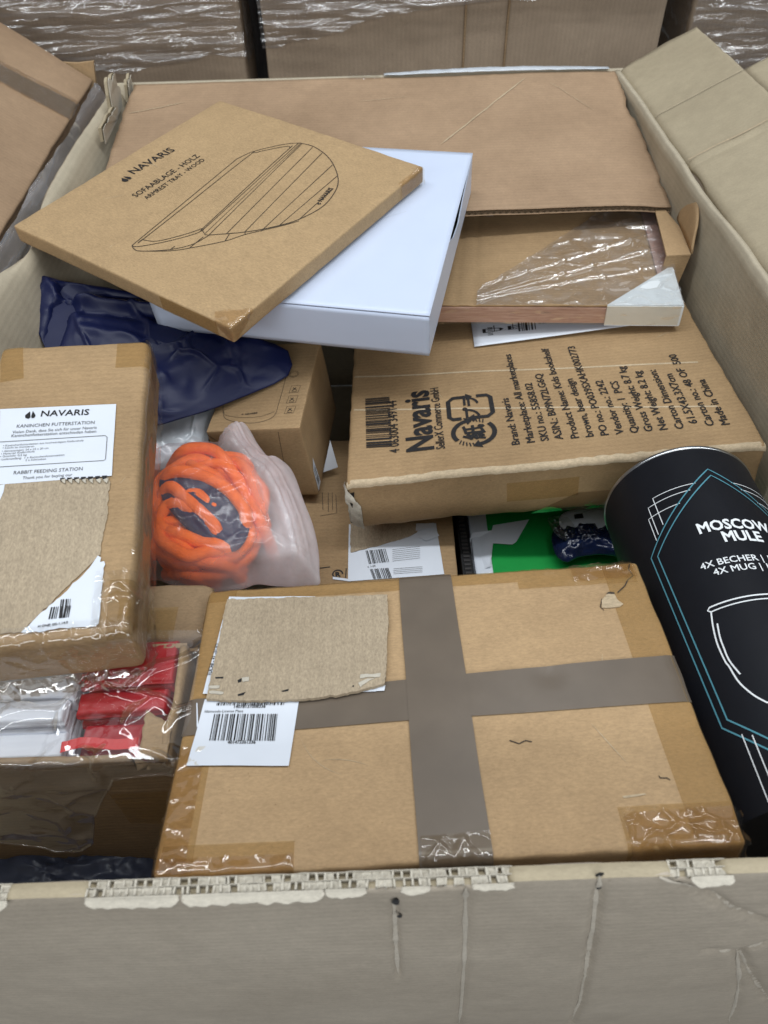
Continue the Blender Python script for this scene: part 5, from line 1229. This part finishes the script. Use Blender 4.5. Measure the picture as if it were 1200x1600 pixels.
# black slotted case
a = Pz(708, 860, -0.262); BK = Thing('black_case', 'slim black slotted case in the gap right of the labelled carton', 'case', loc=(a.x+0.012, 0.42, -0.42))
xa = max(Pz(712, 890, -0.262).x, 0.0905); BK.add('shell', *boxm((xa, 0.33, -0.42), (xa+0.013, 0.56, -0.262)), 'black_card', False)
sl_ = [boxm((xa+0.003, 0.335+0.006*k, -0.262), (xa+0.010, 0.338+0.006*k, -0.2605)) for k in range(30)]
V, F = join(*sl_); BK.add('slot_rib', V, F, 'gap_rib_dark', False)
# green and white box with a torn paper sheet and a shiny packet on it
zg = -0.268; xg = xa+0.0155
GW = Box('green_box', 'green topped white box lying under the printed shelf carton', 'box', [xg+0.105, 0.455, zg, 0, 0, 0, 0.210, 0.27, 0.10], r=0.002, amp=0.0004, edge=0.0003, seed=14)
GW.body('white_label', nx=12, ny=12, nh=6)
ga = GW.st(768, 893); gb = GW.st(770, 852)
GW.decal('green_panel', [(ga[0], -GW.d/2+0.002), (GW.w/2-0.001, -GW.d/2+0.002), (GW.w/2-0.001, GW.d/2-0.002), (gb[0], GW.d/2-0.002)], 0.0006, 'green', (10, 10), px=False)
TP = [GW.st(*p) for p in ((731, 890), (731, 846), (738, 836), (768, 832), (770, 824), (826, 815), (806, 850), (800, 854), (770, 852), (766, 888))]
V0 = [GW.wp(x, y, 0.0035) for x, y in TP]; V, F = prism([v for v in reversed(V0)], (0, 0, 0.0005)); 
single('torn_sheet', V, F, 'white_label', 'torn white card sheet lying on the green box', 'sheet', smooth=False)
plp = plane3(((870, 860, -0.250), (950, 860, -0.250), (900, 815, -0.250)))
V, F = pillow([(862, 838), (872, 822), (890, 826), (905, 818), (945, 822), (980, 828), (985, 868), (940, 866), (905, 870), (885, 878), (868, 866)], (915, 846), plp, 0.013, 0.010, 0.0045, 20, 6, 2.5, None, 3.0, 60)
single('foil_packet', V, F, 'navy_foil', 'shiny navy packet in clear wrap on the green box', 'packet')
V, F = pillow([(856, 812), (872, 806), (890, 812), (900, 830), (890, 846), (870, 836)], (880, 824), plane3(((870, 850, -0.238), (950, 850, -0.238), (900, 815, -0.236))), 0.006, 0.002, 0.005, 12, 6, 2.0, None, 7.0, 90)
single('wrap_end', V, F, 'film_clear', 'crinkled clear wrap end beside the shiny navy packet', 'plastic film')
plw = plane3(((880, 825, -0.246), (945, 822, -0.246), (900, 800, -0.246)))
WP = Thing('white_pouch', 'white pouch with a black mark behind the shiny navy packet', 'pouch', loc=Pz(910, 820, -0.25))
V, F = pillow([(880, 826), (882, 800), (945, 792), (990, 796), (990, 826), (940, 830)], (930, 812), plw, 0.010, 0.006, 0.001, 12, 5, 2.5, None, 1.0, 20); WP.add('pouch', V, F, 'white_label')
V = [Ppl(*p, plw[0]+plw[1]*0.0125, plw[1]) for p in ((898, 811), (912, 809), (910, 802), (897, 804))]; WP.add('printed_mark', V, [(0, 1, 2, 3)], 'ink', False)

# ================================================================== black tube of mugs
r_ = 0.070; TC = Vector((0.2913, 0.3671, -0.1302)); az_, el_ = 0.0354, -0.0997
ta = Vector((math.sin(az_)*math.cos(el_), math.cos(az_)*math.cos(el_), math.sin(el_))); tu = ta.cross(Vector((0, 0, 1))).normalized(); tv = tu.cross(ta)
LEN = 0.335
TM = Matrix(((tu.x, tv.x, -ta.x, TC.x), (tu.y, tv.y, -ta.y, TC.y), (tu.z, tv.z, -ta.z, TC.z), (0, 0, 0, 1)))
TB = Thing('gift_tube', 'black cardboard gift tube with mug drawing and teal lines, at the right', 'tube', TM)
def cyl(u, l, off=0.0):
    a_ = u/r_; return TC - ta*l + (tu*math.sin(a_)+tv*math.cos(a_))*(r_+off)
V, F = grid(96, 30, lambda u, v: cyl(2*math.pi*r_*u, 0.0025+(LEN-0.0025)*v)); TB.add('shell', V, [tuple(reversed(f)) for f in F], 'tube_black')
prof = [(0.0, -0.0010), (r_-0.004, -0.0010), (r_-0.0035, -0.0006), (r_-0.0025, -0.0012), (r_-0.0005, -0.0016), (r_+0.0006, -0.0010), (r_+0.0007, 0.0004), (r_+0.0002, 0.0024), (r_-0.001, 0.0028)]
V = []; n = 96
for i in range(n):
    a_ = 2*math.pi*i/n
    for rr, l in prof: V.append(TC-ta*l+(tu*math.sin(a_)+tv*math.cos(a_))*rr)
m_ = len(prof); F = [(i*m_+j, i*m_+j+1, ((i+1) % n)*m_+j+1, ((i+1) % n)*m_+j) for i in range(n) for j in range(m_-1)]
TB.add('tin_rim', V, F, 'tin')
V = [TC-ta*LEN]+[cyl(2*math.pi*r_*i/n, LEN) for i in range(n)]; TB.add('end_cap', V, [(0, 1+i, 1+(i+1) % n) for i in range(n)], 'tube_black', False)
def hit(px, py):
    v = ray(px, py); w = CAMP-TC; vp = v-ta*v.dot(ta); wpp = w-ta*w.dot(ta); A_ = vp.dot(vp); B_ = 2*vp.dot(wpp); C_ = wpp.dot(wpp)-r_*r_
    d_ = B_*B_-4*A_*C_; t_ = (-B_-math.sqrt(max(0, d_)))/(2*A_); p = CAMP+v*t_-TC
    return (math.atan2(p.dot(tu), p.dot(tv))*r_, p.dot(ta))      # y grows towards the far end
def h3(X, Y): return hit(880+X*0.26667, 660+Y*0.26667)
def h4(X, Y): return hit(900+X*0.25, 1000+Y*0.25)
def onc(name, pieces, mat, off=0.0005):
    V, F = join(*[(p[0], p[1]) for p in pieces]); TB.add(name, [cyl(x, -y, off) for x, y in V], F, mat, False)
def dense(pts, step=0.004, closed=False):
    out = []; P = [Vector(p) for p in pts]; n_ = len(P)
    for i in range(n_ if closed else n_-1):
        q = P[(i+1) % n_]; k = max(1, int((q-P[i]).length/step))
        out += [P[i]+(q-P[i])*(j/k) for j in range(k)]
    if not closed: out.append(P[-1])
    return out
def mir(pts): return [(-x, y) for x, y in pts]
ap, lt, lb_ = h3(860, 276), h3(518, 798), h4(915, 552)
ap2, lt2, lb2 = h3(884, 312), h3(556, 786), h4(948, 500)
hexs = []
for a_, b_, c_ in ((ap, lt, lb_), (ap2, lt2, lb2)):
    uu = (b_[0]+c_[0])/2; bot = c_[1]-(a_[1]-b_[1])
    hexs.append(ribbon(dense([(0, a_[1]), (b_[0], b_[1]), (c_[0], c_[1]), (0, bot), (-c_[0], c_[1]), (-b_[0], b_[1])], closed=True), 0.0011, True))
onc('teal_frame', hexs, 'ink_teal')
wl_ = []
P1, P2, P3 = h3(526, 448), h3(500, 504), h3(502, 570)
E1, E2, E3 = h3(772, 352), h3(742, 392), h3(684, 474)
V1, V2, V3 = h3(598, 594), h3(570, 652), h3(555, 690)
for a_, b_, c_ in ((E1, P1, V1), (E2, P2, V2), (E3, P3, V3)):
    pl_ = [(b_[0]+(a_[0]-b_[0])*1.0, b_[1]), b_, (b_[0], c_[1])]
    wl_ += [ribbon(dense(pl_), 0.0007), ribbon(dense(mir(pl_)), 0.0007)]
yb_ = lb_[1]-0.004
for du, dl in ((0.0, 0.052), (0.006, 0.042), (0.016, 0.066)):
    x_ = h4(1042, 600)[0]+du; pl_ = [(x_, yb_-0.006-du*0.5), (x_, yb_-dl), (x_+0.03, yb_-dl)]
    wl_ += [ribbon(dense(pl_), 0.0007), ribbon(dense(mir(pl_)), 0.0007)]
for q_ in wl_: onc('white_line', [q_], 'ink_white')
ym = h3(862, 1100)
um = h3(846, 1102)[0]; top1 = h3(1195, 992)[1]
mug = []
rimo = [(um, ym[1]), (um+0.002, ym[1]+0.0035)]
def rimc(dy): return [(x_, ym[1]+dy+0.0012*(1-((x_)/um)**2)) for x_ in [um+0.002+(-2*um-0.004)*i/30 for i in range(31)]]
mug += [ribbon(rimc(0.0020), 0.0012), ribbon(rimc(-0.0022), 0.0010), ribbon([(um+0.002, ym[1]+0.002), (um, ym[1]), (um+0.002, ym[1]-0.0022)], 0.0010), ribbon(mir([(um+0.002, ym[1]+0.002), (um, ym[1]), (um+0.002, ym[1]-0.0022)]), 0.0010)]
body = [h3(868, 1115), h3(880, 1200), h3(905, 1300), h3(950, 1400), h3(1020, 1500)]
b2_ = [h4(1000, 300), h4(1080, 350), h4(1200, 398)]
side = [tuple(p)[:2] for p in catmull([(x, y, 0) for x, y in [body[0], body[1], body[2], body[3], h4(960, 170), h4(1020, 265), h4(1110, 345), h4(1195, 393)]], 6)]
side = side+[(0.0, side[-1][1]-0.002)]
mug += [ribbon(dense(side), 0.0011), ribbon(dense(mir(side)), 0.0011)]
inn = [tuple(p)[:2] for p in catmull([(x, y, 0) for x, y in [h3(904, 1180), h3(920, 1260), h4(925, 50), h4(960, 130), h4(1028, 216)]], 6)]
mug += [ribbon(dense(inn), 0.0011)]
hdl = [(-um*0.96, ym[1]-0.012), (-um+0.016, ym[1]-0.016), (-um+0.020, ym[1]-0.034), (-um+0.010, ym[1]-0.050), (-um-0.006, ym[1]-0.052)]
mug += [ribbon([tuple(p)[:2] for p in catmull([(x, y, 0) for x, y in hdl], 6)], 0.0011)]
onc('mug_drawing', mug, 'ink_white')
def ctext(body, l_left, hcap, bold, u0=None):
    """text wrapped on the tube, starting at the photo position of its first letter and centred on the drawing"""
    V, F, w = text2d(body, 1.0, bold)
    k = 2*abs(l_left[0])/w if u0 is None else u0; hk = hcap/0.7
    return [(l_left[0]+x*k, l_left[1]+y*hk) for x, y in V], F
m1, m2_ = h3(800, 655), h3(948, 700)
kk = 2*abs(m1[0])/text2d('MOSCOW', 1.0, 0.03, 1.0, True)[2]
t1 = ctext('MOSCOW', m1, 0.0112, 0.03); t2 = ctext('MULE', m2_, 0.0112, 0.03, kk)
m3, m4 = h3(812, 868), h3(888, 900)
k3 = (h3(1140, 800)[0]-m3[0])/text2d('4X BECHER', 1.0, 0.0, 1.0, True)[2]
t3 = ctext('4X BECHER | 1', m3, 0.0064, 0.008, k3); t4 = ctext('4X MUG | 1', m4, 0.0064, 0.008, k3)
for q_ in (t1, t2, t3, t4): onc('printed_text', [q_], 'ink_white')
